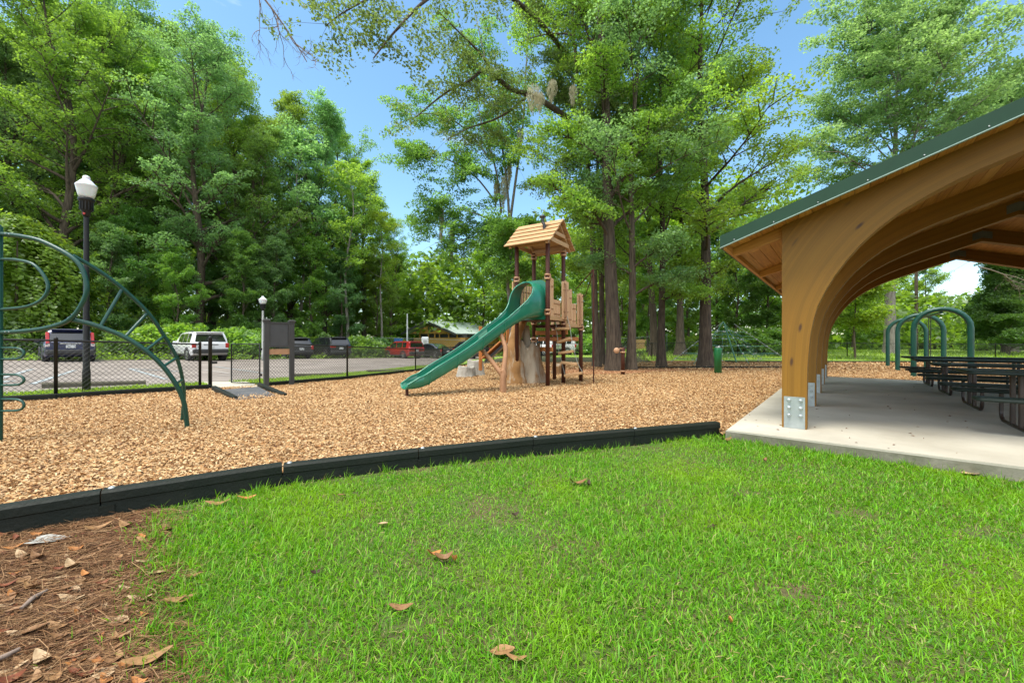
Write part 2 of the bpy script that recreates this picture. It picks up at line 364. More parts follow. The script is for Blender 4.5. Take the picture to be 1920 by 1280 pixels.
M['straw'] = island_mat('straw', [(.045, .02, .009), (.12, .056, .022), (.20, .10, .04), (.32, .20, .10)], rough=.85)
M['bark_bits'] = island_mat('bark_bits', [(.05, .02, .01), (.18, .06, .025), (.36, .23, .12), (.10, .04, .02), (.24, .09, .03)], rough=.85)
M['chips'] = island_mat('chips', [(0.073, 0.028, 0.011), (0.338, 0.169, 0.062), (0.432, 0.257, 0.108), (0.474, 0.305, 0.143), (0.590, 0.436, 0.242), (0.190, 0.077, 0.028)], rough=.85)
def cell_mat(name, cols, sc, sx=1., bump=1.):
    m, t, b = newmat(name); n = t.nodes; L = t.links
    b.inputs['Roughness'].default_value = .9; b.inputs['Specular IOR Level'].default_value = .2
    tcn = n.new('ShaderNodeTexCoord'); z = n.new('ShaderNodeTexNoise'); z.inputs['Scale'].default_value = 5; z.inputs['Detail'].default_value = 2
    L.new(tcn.outputs['Object'], z.inputs['Vector'])
    va = n.new('ShaderNodeVectorMath'); va.operation = 'MULTIPLY_ADD'; va.inputs[1].default_value = (.12, .12, .12)
    L.new(z.outputs['Color'], va.inputs[0]); L.new(tcn.outputs['Object'], va.inputs[2])
    vo = n.new('ShaderNodeTexVoronoi'); vo.inputs['Scale'].default_value = sc; L.new(va.outputs[0], vo.inputs['Vector'])
    sp = n.new('ShaderNodeSeparateColor'); L.new(vo.outputs['Color'], sp.inputs[0])
    r = n.new('ShaderNodeValToRGB'); el = r.color_ramp.elements
    while len(el) < len(cols): el.new(.5)
    for i, c in enumerate(cols): el[i].position = i/(len(cols)-1); el[i].color = (*c, 1)
    L.new(sp.outputs[0], r.inputs[0]); L.new(r.outputs[0], b.inputs['Base Color'])
    bn = n.new('ShaderNodeBump'); bn.inputs['Strength'].default_value = bump; bn.inputs['Distance'].default_value = .02
    L.new(sp.outputs[1], bn.inputs['Height']); L.new(bn.outputs[0], b.inputs['Normal'])
    return m
M['mulch'] = cell_mat('mulch', [(0.063, 0.023, 0.010), (0.316, 0.158, 0.057), (0.421, 0.246, 0.103), (0.464, 0.294, 0.139), (0.569, 0.419, 0.231), (0.179, 0.071, 0.026)], 34)
M['straw_bed'] = cell_mat('straw_bed', [(.03, .013, .006), (.09, .035, .015), (.15, .07, .03), (.05, .02, .01)], 60)
M['red_straw'] = mat('red_straw', (.23, .085, .03), (.32, .14, .055), .95, 3, 8, bump=.6, bscale=30)
# ------------------------------------------------------------------ the ground and its sheets
LAWN = -.07
def inside(poly, x, y):
    x = np.asarray(x); y = np.asarray(y); r = np.zeros(x.shape, bool); n = len(poly)
    for i in range(n):
        (x1, y1), (x2, y2) = poly[i], poly[(i+1) % n]
        c = ((y1 > y) != (y2 > y)) & (x < (x2-x1)*(y-y1)/((y2-y1) if y2 != y1 else 1e-9)+x1)
        r ^= c
    return r
def sheet(name, poly, m, zf, step=1.0, kind='structure'):
    b = bmesh.new(); vs = [b.verts.new((x, y, 0)) for x, y in poly]; b.faces.new(vs)
    xs = [p[0] for p in poly]; ys = [p[1] for p in poly]
    for ax, lo, hi in ((0, min(xs), max(xs)), (1, min(ys), max(ys))):
        k = math.ceil(lo/step)*step
        while k < hi:
            co = [0, 0, 0]; co[ax] = k+.00137; no = [0, 0, 0]; no[ax] = 1
            bmesh.ops.bisect_plane(b, geom=list(b.verts)+list(b.edges)+list(b.faces), plane_co=co, plane_no=no, dist=1e-5)
            k += step
    bmesh.ops.triangulate(b, faces=b.faces)
    for v in b.verts: v.co.z = zf(v.co.x, v.co.y)
    bmesh.ops.recalc_face_normals(b, faces=b.faces)
    me = bpy.data.meshes.new(name); b.to_mesh(me); b.free()
    if len(me.polygons) and me.polygons[0].normal.z < 0: me.flip_normals()
    for p in me.polygons: p.use_smooth = True
    me.materials.append(m); o = bpy.data.objects.new(name, me); COL.objects.link(o)
    return tag(o, kind=kind)
# slab / pavilion frame of reference: s across the gable, t along the ridge
C0 = Vector((2.80, 5.22, 0)); SV = Vector((.771, -.637, 0)); TU = Vector((.637, .771, 0))
def PV(s, t, z=0.): p = C0+SV*s+TU*t; return Vector((p.x, p.y, z))
SLAB = .08
edge_px = [(-1281, 1284), (-190, 1046), (188, 974), (530, 913), (785, 879), (1000, 853), (1190, 834), (1351, 818)]
EDGE = [G(a, b, LAWN) for a, b in edge_px]
def near_tree_bump(x, y): return 0
# one sheet to the horizon
def ground_z(x, y):
    if y < 7 and abs(x) < 16: return -.16
    return height(x, y)-.16*(1-sstep(26, 30, y))-.02
b = bmesh.new()
gx = [-900, -500, -250, -120, -80]+list(range(-60, 61, 2))+[80, 120, 250, 500, 900]
gy = [-300, -120, -60, -30, -14]+list(range(-8, 73, 2))+[90, 120, 160, 250, 500, 1000]
vv = [[b.verts.new((x, y, ground_z(x, y))) for x in gx] for y in gy]
for j in range(len(gy)-1):
    for i in range(len(gx)-1): b.faces.new((vv[j][i], vv[j][i+1], vv[j+1][i+1], vv[j+1][i]))
me = bpy.data.meshes.new('ground'); b.to_mesh(me); b.free(); me.materials.append(M['forest_floor'])
gr = bpy.data.objects.new('ground', me); COL.objects.link(gr); tag(gr, kind='structure')

E2 = [(p.x, p.y) for p in EDGE]
c0 = (C0.x, C0.y); sf = PV(9.5, 0); 
lawn_poly = [(-7, -5)]+[(-6.2, E2[0][1]-.6)]+[(x+.01, y+.06) for x, y in E2]+[(c0[0]-.03, c0[1]+.02), (sf.x, sf.y+.02), (15, -5)]
sheet('lawn', lawn_poly, M['turf'], lambda x, y: LAWN+.02*math.sin(x*1.3+.5)*math.sin(y*1.1)*sstep(.3, 1.2, 1.0), .5)
# pine straw bed in the corner
def straw_edge(y): return interp([.8, 1.2, 1.51, 1.8, 2.1, 2.5, 2.85, 3.2], [-.85, -1.15, -1.40, -1.66, -1.92, -2.26, -2.56, -2.85], y)
sb = [(-6.1, .3), (-.95, .3)]+[(straw_edge(y)+.05*math.sin(9*y), y) for y in (1.0, 1.2, 1.4, 1.6, 1.8, 2.0, 2.2, 2.4, 2.6, 2.75)]+[(-2.72, 3.04), (-2.84, 3.05), (-3.0, 2.91), (-3.67, 2.38), (-4.5, 1.48), (-5.4, .5)]
sheet('pine_straw_bed', sb, M['straw_bed'], lambda x, y: LAWN+.02*math.sin(x*1.3+.5)*math.sin(y*1.1)+.006, .5)
t11 = PV(0, 11.25); t11r = PV(9.5, 11.25)
mul = [(x, y+.08) for x, y in E2]+[(c0[0]-.01, c0[1]+.05), (t11.x, t11.y), (t11r.x, t11r.y), (34, 14), (34, 24.0), (13, 24.2), (-4.2, 24.2), (-4.3, 22)]
for yy in (20, 17.5, 14.7, 13, 10.9, 9.5, 8.5, 6, 4.6): mul.append((xf(yy)+.05, yy))
mul += [(-12.6, 3.4), (-12.6, 1.2), (-5.2, 1.0)]
MUL = mul
def mulch_z(x, y): return height(x, y)+.012*math.sin(x*2.1+1)*math.sin(y*1.7)
mulch = sheet('wood_chip_bed', mul, M['mulch'], mulch_z, .6)
# parking lot, its grass verge, the path at the gate
ys_ = [2.5, 5, 8.5, 10.9, 14.7, 18, 22, 28, 36, 48, 58]
off = 1.75
lot = [(xf(y)-off, y) for y in ys_]+[(1.5, 56), (-9.3, 38.6), (-18.8, 26.2), (-27.5, 18.8), (-36, 11.5), (-36, 2.5)]
sheet('parking_lot', lot, M['asphalt'], lambda x, y: height(x, y)-.006, 1.0)
verge = [(xf(y)-.02, y) for y in ys_]+[(xf(y)-off-.02, y) for y in reversed(ys_)]
VERGE = verge
sheet('grass_verge', verge, M['grass_far'], lambda x, y: height(x, y)+.004, .8)
g0, g1 = G(398, 725, -.02), G(492, 722, -.02)
dn = Vector((-.72, .69, 0))
pathp = [g0+dn*-.25, g1+dn*-.25, g1+dn*1.75, g0+dn*1.75]
sheet('concrete_path', [(p.x, p.y) for p in pathp], M['concrete'], lambda x, y: height(x, y)+.012, .5)
sheet('far_lawn', [(9, 26), (22, 25.2), (44, 25.5), (60, 40), (60, 78), (22, 78), (13, 40)], M['grass_far'], lambda x, y: height(x, y)+.012, 2.0)
sheet('needle_bed', [(8.5, 24.18), (13, 24.16), (34, 23.95), (44, 25.48), (22, 25.18), (9, 26.0)], M['red_straw'], lambda x, y: height(x, y)+.03, 1.5)
sheet('tree_needle_bed', [(1.9, 15.6), (3, 15.0), (4.6, 15.7), (6, 16.6), (7.6, 17.3), (9.6, 17.6), (11.2, 18.2), (10.8, 19.4), (8.2, 19.9), (6, 19.6), (4, 20.6), (2.2, 19.6), (1.5, 17.5)], M['red_straw'], lambda x, y: mulch_z(x, y)+.02, .6)
sheet('back_grass', [(-15.5, 37.6), (-9.6, 39.4), (-5, 45), (-6, 56), (-22, 54), (-20, 42)], M['grass_far'], lambda x, y: height(x, y)+.012, 1.5)
sheet('lot_back_lawn', [(3.5, 33), (9, 32), (14, 42), (10, 56), (4, 50)], M['grass_far'], lambda x, y: height(x, y)+.012, 1.5)
# painted bay lines
def strip(name, a, b, wd, m, dz=.0):
    a, b = Vector(a), Vector(b); d = (b-a).normalized(); n = Vector((-d.y, d.x, 0))*wd/2
    return sheet(name, [((a-n).x, (a-n).y), ((b-n).x, (b-n).y), ((b+n).x, (b+n).y), ((a+n).x, (a+n).y)], m, lambda x, y: height(x, y)+.006, 1.0)
def GL(px, py):   # a point on the sloping lot under that pixel
    z = 0
    for _ in range(12):
        p = G(px, py, z); z = height(p.x, p.y)
    return Vector((p.x, p.y, z))
for a, b_, wd, m in (((243, 691), (312, 711), .14, 'line_blue'), ((243, 691), (345, 697), .12, 'line_blue'), ((140, 694), (60, 720), .14, 'line_blue'), ((60, 692), (-20, 716), .14, 'line_blue'), ((402, 687), (500, 700), .12, 'line_blue'), ((402, 705), (490, 699), .1, 'line_white'),
                    ((10, 714), (-60, 722), .5, 'line_blue'), ((560, 690), (640, 694), .11, 'line_white'), ((645, 683), (740, 688), .11, 'line_white'), ((690, 681), (790, 684.5), .11, 'line_white'), ((380, 693), (430, 700), .11, 'line_white')):
    strip('bay_line', GL(*a), GL(*b_), wd, M[m])

# ------------------------------------------------------------------ lawn blades, pine straw, wood chips (nobody could count them)
R = np.random.default_rng(11)
def lawn_z(x, y): return LAWN+.02*np.sin(x*1.3+.5)*np.sin(y*1.1)
def patchy(x, y, s): return (np.sin(x*s+1.3*np.sin(y*s*.7))+np.sin(y*s*1.31+1.7*np.sin(x*s*.53+2))+np.sin((x+y)*s*.77+.6))/3
def blades(px, py, pz, L, wd, lean, name, m):
    n = len(px); az = R.uniform(0, 2*PI, n); face = az+PI/2+R.normal(0, .5, n)
    dx, dy = np.cos(az), np.sin(az); wx, wy = np.cos(face)*wd/2, np.sin(face)*wd/2
    V = np.zeros((n, 6, 3), np.float32)
    l1 = lean*.55; l2 = lean*1.15
    mx_ = px+dx*np.sin(l1)*L*.55; my_ = py+dy*np.sin(l1)*L*.55; mz_ = pz+np.cos(l1)*L*.55
    tx = mx_+dx*np.sin(l2)*L*.45; ty = my_+dy*np.sin(l2)*L*.45; tz = mz_+np.cos(l2)*L*.45
    for k, (ax, ay, azz, s) in enumerate(((px, py, pz, .8), (mx_, my_, mz_, 1.), (tx, ty, tz, .15))):
        V[:, 2*k, 0] = ax-wx*s; V[:, 2*k, 1] = ay-wy*s; V[:, 2*k, 2] = azz
        V[:, 2*k+1, 0] = ax+wx*s; V[:, 2*k+1, 1] = ay+wy*s; V[:, 2*k+1, 2] = azz
    base = (np.arange(n)*6)[:, None]
    Fc = np.concatenate([base+np.array([0, 1, 3, 2]), base+np.array([2, 3, 5, 4])])
    return np_mesh(name, V.reshape(-1, 3), Fc, m, smooth=True)
# lawn in view
N = 1060000
y = 1.0+(R.random(N)**1.0)*5.35; x = R.uniform(-1, 1, N)*(1.42*y+1.1)
keep = inside(lawn_poly, x, y)
dens = np.clip(1.0-.12*(y-1.2), .35, 1)*np.clip(.9+.4*patchy(x, y, 3.1), .45, 1)
sx = np.interp(y, [.8, 1.2, 1.51, 1.8, 2.1, 2.5, 2.85, 3.2], [-.85, -1.15, -1.40, -1.66, -1.92, -2.26, -2.56, -2.85])-.10
dsx = x-sx+.14*patchy(x, y, 9)+.07*patchy(y, x, 23)
dens *= np.clip(dsx/.34+.12, 0.006, 1)
# worn, thin strip along the timbers
ex = np.array([p[0] for p in E2]); ey = np.array([p[1] for p in E2])
de = np.interp(x, ex, ey)-y
dens *= np.where((x < c0[0]) & (de < .30), np.clip(.25+de/.3*.75+.35*patchy(x, y, 6), .08, 1), 1)
dens *= np.clip(1.15-1.3*np.clip(patchy(x+3, y-2, 2.3)-.40, 0, 1), .25, 1)*np.clip(1.25-1.2*np.clip(patchy(x*1.1, y, 11)-.35, 0, 1), .3, 1)
for cx_, cy_, r_ in ((1610, 966, .16), (1400, 926, .13), (1850, 1000, .16), (1180, 1000, .10), (1480, 1115, .10), (760, 1175, .09), (1120, 1240, .08)):
    q_ = G(cx_, cy_, LAWN); dd_ = np.hypot((x-q_.x)*.6, y-q_.y)/r_; dens *= np.clip(.30+.9*np.clip(dd_-.3+.35*patchy(x, y, 25), 0, 1), .1, 1)
keep &= R.random(N) < dens*(y/6.35+.30)
x, y = x[keep], y[keep]; n = len(x)
L_ = np.clip(R.lognormal(math.log(.036), .42, n), .014, .09)*np.clip(1+.35*patchy(x, y, 2.2), .6, 1.5)
wd = R.uniform(.0028, .0062, n)*np.interp(y, [1, 6], [.9, 1.4])
tag(blades(x, y, lawn_z(x, y)-.003, L_, wd, np.abs(R.normal(1.08, .42, n)), 'lawn_grass', M['grass']), 'short bright green grass of the lawn in front of the timbers', 'grass', kind='stuff')
# coarse tufts at the lawn's ragged edge, along the timbers and the slab
tx, ty = [], []
for k in range(170):
    c = R.random()
    if c < .45: yy = R.uniform(1.2, 2.9); xx = float(np.interp(yy, [.8, 1.2, 1.51, 1.8, 2.1, 2.5, 2.85], [-.85, -1.15, -1.40, -1.66, -1.92, -2.26, -2.56]))+abs(R.normal(0, .22))-.06
    elif c < .75: xx = R.uniform(-2.2, 2.75); yy = float(np.interp(xx, ex, ey))-R.uniform(.02, .12)
    else: s_ = R.uniform(-.05, 3.6); q = PV(s_, -R.uniform(.03, .1)); xx, yy = q.x, q.y
    m_ = int(R.integers(6, 16)); tx += list(xx+R.normal(0, .02, m_)); ty += list(yy+R.normal(0, .02, m_))
tx, ty = np.array(tx), np.array(ty); n = len(tx)
tag(blades(tx, ty, lawn_z(tx, ty), R.uniform(.05, .12, n), R.uniform(.003, .005, n), np.abs(R.normal(.75, .4, n)), 'edge_grass', M['grass']), 'longer grass tufts along the timbers and the slab', 'grass', kind='stuff')
# verge behind the fence
N = 26000; y = R.uniform(7, 24, N); x = np.interp(y, [4, 8.5, 10.9, 14.7, 20, 60], [-13.3, -9.9, -8.35, -6.0, -4.6, 2])-R.random(N)*1.75
z = np.array([height(a, b_) for a, b_ in zip(x, y)])
pth = [(p.x, p.y) for p in pathp]
k_ = ~inside(pth, x, y); x, y, z = x[k_], y[k_], z[k_]; n = len(x)
M['verge_grass'] = island_mat('verge_grass', [(.16, .26, .02), (.22, .35, .03), (.30, .42, .05)], trans=.35, gloss=.03)
tag(blades(x, y, z, R.uniform(.05, .11, n), R.uniform(.008, .016, n), np.abs(R.normal(.5, .3, n)), 'verge_grass', M['verge_grass']), 'sunlit grass strip between fence and parking lot', 'grass', kind='stuff')
# pine straw needles
N = 66000; y = R.uniform(1.0, 3.05, N); x = -.8-R.random(N)*(1.35*y+.6)
k_ = (inside(sb, x+.0, y) | (inside(sb, x-.28*R.random(N)**2, y))) & (x > -1.42*y-.9); x, y = x[k_], y[k_]; n = len(x)
def slivers(x, y, z, L, wd, tilt, az, name, m, lift=.012, bend=0.):
    n = len(x); dx, dy = np.cos(az), np.sin(az); ct, st = np.cos(tilt), np.sin(tilt)
    V = np.zeros((n, 6, 3), np.float32); roll = R.normal(0, .5, n)
    wx, wy, wz = -dy*np.cos(roll)*wd/2, dx*np.cos(roll)*wd/2, np.sin(roll)*wd/2
    zz = z+R.random(n)*lift+np.abs(st)*L/2
    for k, f in enumerate((-.5, 0, .5)):
        cx = x+dx*ct*L*f-dy*bend*L*(.25-f*f)*4*.1; cyy = y+dy*ct*L*f+dx*bend*L*(.25-f*f)*4*.1; cz = zz+st*L*f+(.25-f*f)*L*.12
        V[:, 2*k, :] = np.stack([cx-wx, cyy-wy, cz-wz], 1); V[:, 2*k+1, :] = np.stack([cx+wx, cyy+wy, cz+wz], 1)
    base = (np.arange(n)*6)[:, None]
    Fc = np.concatenate([base+np.array([0, 1, 3, 2]), base+np.array([2, 3, 5, 4])])
    return np_mesh(name, V.reshape(-1, 3), Fc, m)
tag(slivers(x, y, lawn_z(x, y)+.006, R.uniform(.06, .19, n), R.uniform(.0014, .003, n), R.normal(0, .10, n), R.normal(.35, .75, n), 'pine_straw', M['straw'], .010, bend=R.normal(0, 2.5, n)), 'fallen brown pine needles in the corner bed', 'pine straw', kind='stuff')
N = 3800; y = R.uniform(1.15, 3.0, N); x = -1.0-R.random(N)*(1.35*y-.6)
k_ = inside(sb, x, y) & (x > -1.42*y); x, y = x[k_], y[k_]; n = len(x)
tag(slivers(x, y, lawn_z(x, y)+.012, R.uniform(.010, .036, n), R.uniform(.004, .013, n), R.normal(0, .16, n), R.uniform(0, PI, n), 'bark_litter', M['bark_bits'], .012), 'scraps of bark and leaf bits among the pine straw', 'litter', kind='stuff')
# dry thatch between the blades
N = 9000; y = 1.15+R.random(N)*5.0; x = R.uniform(-1.42, 1.42, N)*y; k_ = inside(lawn_poly, x, y) & (R.random(N) < .3+.7*np.clip(patchy(x, y, 4.3)+.3, 0, 1)); x, y = x[k_], y[k_]; n = len(x)
M['thatch'] = island_mat('thatch', [(.10, .05, .02), (.26, .19, .08), (.36, .28, .13), (.17, .10, .04)], rough=.9)
tag(slivers(x, y, lawn_z(x, y)+.004, R.uniform(.012, .045, n), R.uniform(.002, .0035, n), R.normal(0, .2, n), R.uniform(0, PI, n), 'lawn_thatch', M['thatch'], .014, bend=R.normal(0, .6, n)), 'dry straw coloured thatch lying between the lawn blades', 'thatch', kind='stuff')
# wood chips
def chips(N, y0, y1, l0, l1, name, power=1., lift=.03):
    y = y0+(y1-y0)*R.random(N)**power; x = R.uniform(-1, 1, N)*(1.40*y+2.0)
    k_ = inside(MUL, x, y); x, y = x[k_], y[k_]; n = len(x)
    z = np.array([mulch_z(a, b_) for a, b_ in zip(x, y)])
    de = y-np.interp(x, ex, ey); z += np.where(de < .6, .02*(1-np.clip(de/.6, 0, 1)), 0)
    L = R.uniform(l0, l1, n); az = np.where(R.random(n) < .6, R.normal(0, .7, n), R.uniform(0, PI, n))
    return slivers(x, y, z, L, L*R.uniform(.28, .6, n), R.normal(0, .28, n), az, name, M['chips'], lift)
tag(chips(350000, 1.9, 8.2, .012, .037, 'wood_chips', .8, .022), 'tan and brown wood chips covering the play area', 'wood chips', kind='stuff')
tag(chips(320000, 8.2, 18, .018, .046, 'far_wood_chips', .85, .022), 'wood chips spread round the play tower and trees', 'wood chips', kind='stuff')

tag(chips(90000, 18, 24.4, .05, .10, 'distant_wood_chips', 1.0, .03), 'wood chips spread behind the trees and beyond the swing', 'wood chips', kind='stuff')

# ------------------------------------------------------------------ play border timbers
def timber(a, b, label, group, h=.26, w_=.11, cap=True):
    a, b = Vector(a), Vector(b); d = b-a; L = d.length; ang = math.atan2(d.y, d.x)
    root = thing('border_timber', a, label, 'border timber', group, 0); 
    dn_ = d.normalized(); nn = Vector((-dn_.y, dn_.x, 0))
    prof = [(-w_*.5, 0), (-w_*.42, h*.62), (-w_*.52, h*.66), (-w_*.50, h*.92), (-w_*.36, h), (w_*.36, h), (w_*.5, h*.9), (w_*.5, 0)]
    mb = MB(); k = .06
    def f(p, q, t): return a+dn_*t+nn*(p+w_*.5)+Vector((0, 0, q))
    mb.prism(prof, f, .004, L-.004)
    mb.build('body', M['green_timber'], root, fix=True)
    mb = MB()                                                            # overlapping half lap at the joint
    mb.prism([(-w_*.56, h*.10), (-w_*.56, h*.52), (w_*.3, h*.52), (w_*.3, h*.10)], f, L-.006, L+.075)
    mb.build('lap_joint', M['green_timber'], root, fix=True)
    if cap:
        q = a+dn_*.05+nn*w_*.5+Vector((0, 0, h))
        MB().lathe([(.022, -.004), (.022, .004), (.014, .012), (0, .015)], q, 10).build('stake_cap', M['galv'], root)
    return root
seg_lab = ['dark green border timber past the pine straw corner, next beyond the cut off one', 'dark green border timber cut off by the picture edge beside the pine straw', 'dark green border timber between pine straw corner and lawn', 'dark green border timber with bare soil showing under its lap joint', 'dark green border timber at the middle of the front row', 'border timber at front with a dry gap under its base', 'end border timber of the front row beside the concrete slab']
for i in range(len(EDGE)-1):
    a, b_ = EDGE[i].copy(), EDGE[i+1].copy(); a.z = b_.z = LAWN-.02
    timber(a, b_, seg_lab[i], 'play border timbers along the lawn', .225 if i < 3 else .215)
# ------------------------------------------------------------------ picnic pavilion
pav = thing('picnic_pavilion', PV(0, 0, LAWN), 'open timber picnic pavilion with curved laminated arches and green metal roof', 'pavilion')
WS = 7.3; RT = [.66+2.46*k for k in range(5)]; RTH = .22
def zdeck(s): return 2.607+.335*min(s, WS-s)
sl = MB(); pr = [(0, LAWN-.1), (0, SLAB-.015), (.015, SLAB), (WS-.015, SLAB), (WS, SLAB-.015), (WS, LAWN-.1)]
sl.prism(pr, lambda a, b, t: PV(a, t, b), 0, 11.25)
slab_o = sl.build('floor_slab', M['concrete'], pav, fix=True)
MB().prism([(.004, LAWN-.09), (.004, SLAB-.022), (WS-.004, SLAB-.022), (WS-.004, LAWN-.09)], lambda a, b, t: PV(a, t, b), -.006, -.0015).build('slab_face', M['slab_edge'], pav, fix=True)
inner = [(.819, .081), (.821, .523), (.827, .914), (.855, 1.303), (.89, 1.52), (.935, 1.70), (1.01, 1.88), (1.10, 2.06), (1.22, 2.25), (1.356, 2.43), (1.51, 2.59), (1.707, 2.755), (1.923, 2.89), (2.127, 2.995), (2.319, 3.079), (2.588, 3.175), (3.1, 3.352), (3.648, 3.535)]
def station_outer(i):
    p = Vector(inner[i]); a = Vector(inner[max(0, i-1)]); c = Vector(inner[min(len(inner)-1, i+1)])
    t = (c-a).normalized(); n = Vector((-t.y, t.x))
    if i == 0: return Vector((.549, .081))
    if i == len(inner)-1: return Vector((3.648, zdeck(3.648)-.002))
    best = None
    if n.x < -1e-6:
        k = (.549-p.x)/n.x; q = p+n*k
        if q.y <= zdeck(.549): best = q
    if best is None:
        k = (zdeck(0)-.002+.335*p.x-p.y)/(n.y-.335*n.x); best = p+n*k
    return best
outer = [station_outer(i) for i in range(len(inner))]
ci = min(range(len(outer)), key=lambda i: (outer[i]-Vector((.549, zdeck(.549)-.002))).length); outer[ci] = Vector((.549, zdeck(.549)-.002))
arc = [0.]
for i in range(1, len(inner)): arc.append(arc[-1]+(Vector(inner[i])-Vector(inner[i-1])).length)
def half_frame(mb, t0, mirror, seed):
    fx = (lambda s: WS-s) if mirror else (lambda s: s)
    for i in range(len(inner)-1):
        I0, I1, O0, O1 = Vector(inner[i]), Vector(inner[i+1]), outer[i], outer[i+1]
        w0, w1 = (O0-I0).length, (O1-I1).length
        for (t, o) in ((t0, 0), (t0+RTH, 1)):
            vs = [PV(fx(q.x), t, q.y) for q in (I0, O0, O1, I1)]
            uv = [(arc[i]+seed, 0), (arc[i]+seed, w0), (arc[i+1]+seed, w1), (arc[i+1]+seed, 0)]
            order = (0, 1, 2, 3) if (o == 0) != mirror else (3, 2, 1, 0)
            mb.add(vs, [order], False, [[uv[k] for k in order]])
        for (A, B, vv) in ((I0, I1, 0.011), (O0, O1, .011)):
            vs = [PV(fx(A.x), t0, A.y), PV(fx(A.x), t0+RTH, A.y), PV(fx(B.x), t0+RTH, B.y), PV(fx(B.x), t0, B.y)]
            mb.add(vs, [(0, 1, 2, 3)], False, [[(arc[i]+seed+5, vv), (arc[i]+seed+5, vv+.02), (arc[i+1]+seed+5, vv+.02), (arc[i+1]+seed+5, vv)]])
for k, t0 in enumerate(RT):
    mb = MB(); half_frame(mb, t0, False, k*3.7); half_frame(mb, t0, True, k*3.7+1.9)
    fr = mb.build('arch_frame', M['glulam'], pav)
    b = bmesh.new(); b.from_mesh(fr.data); bmesh.ops.remove_doubles(b, verts=b.verts, dist=.0006); bmesh.ops.recalc_face_normals(b, faces=b.faces); b.to_mesh(fr.data); b.free()
    for mir in (0, 1):
        fx = (lambda s: WS-s) if mir else (lambda s: s)
        for side, tt in ((-1, t0-.004), (1, t0+RTH+.004)):
            mb = MB(); s0, s1 = fx(.572), fx(.802)
            mb.prism([(min(s0, s1), .082), (max(s0, s1), .082), (max(s0, s1), .50), (min(s0, s1), .50)], lambda a, b_, t: PV(a, t, b_), tt-.004, tt+.004)
            if side < 0 or k < 3:
                for sb_ in (.628, .755):
                    for zb in (.455, .355, .255):
                        q = PV(fx(sb_), tt+.004*side, zb); m_ = Matrix.Translation(q) @ (TU*side).to_track_quat('Z', 'Y').to_matrix().to_4x4()
                        mb.lathe([(.026, 0), (.026, .004), (.019, .005), (.019, .026), (.012, .03), (0, .03)], M=m_, n=6, smooth=False)
            pl = mb.build('base_plate', M['galv'], fr, fix=True)
    mb = MB()
    mb.prism([(3.65-.15, 3.56), (3.65, 3.61), (3.65+.15, 3.56), (3.65+.15, 3.72), (3.65, 3.77), (3.65-.15, 3.72)], lambda a, b_, t: PV(a, t, b_), t0-.008, t0-.001)
    mb.build('ridge_plate', M['dull_steel'], fr, fix=True)
    for mir in (0, 1):
        fx = (lambda s: WS-s) if mir else (lambda s: s)
        mb = MB(); a_, b_ = -.05, .546
        q = [(fx(a_), zdeck(a_)-.003), (fx(b_), zdeck(b_)-.003), (fx(b_), zdeck(b_)-.16), (fx(a_), zdeck(a_)-.11)]
        vs = [PV(s_, t0+.05, z_) for s_, z_ in q]+[PV(s_, t0+.15, z_) for s_, z_ in q]
        us = [(0, 0), (.6, 0), (.6, .14), (0, .14)]
        mb.add(vs, [(0, 1, 2, 3), (7, 6, 5, 4), (0, 4, 5, 1), (3, 2, 6, 7), (0, 3, 7, 4), (1, 5, 6, 2)], False, [us, us, us, us, us, us])
        mb.build('rafter_tail', M['deck_wood'], pav, fix=True)
sl_ = math.sqrt(1+.335**2); T0, T1 = .30, 11.0
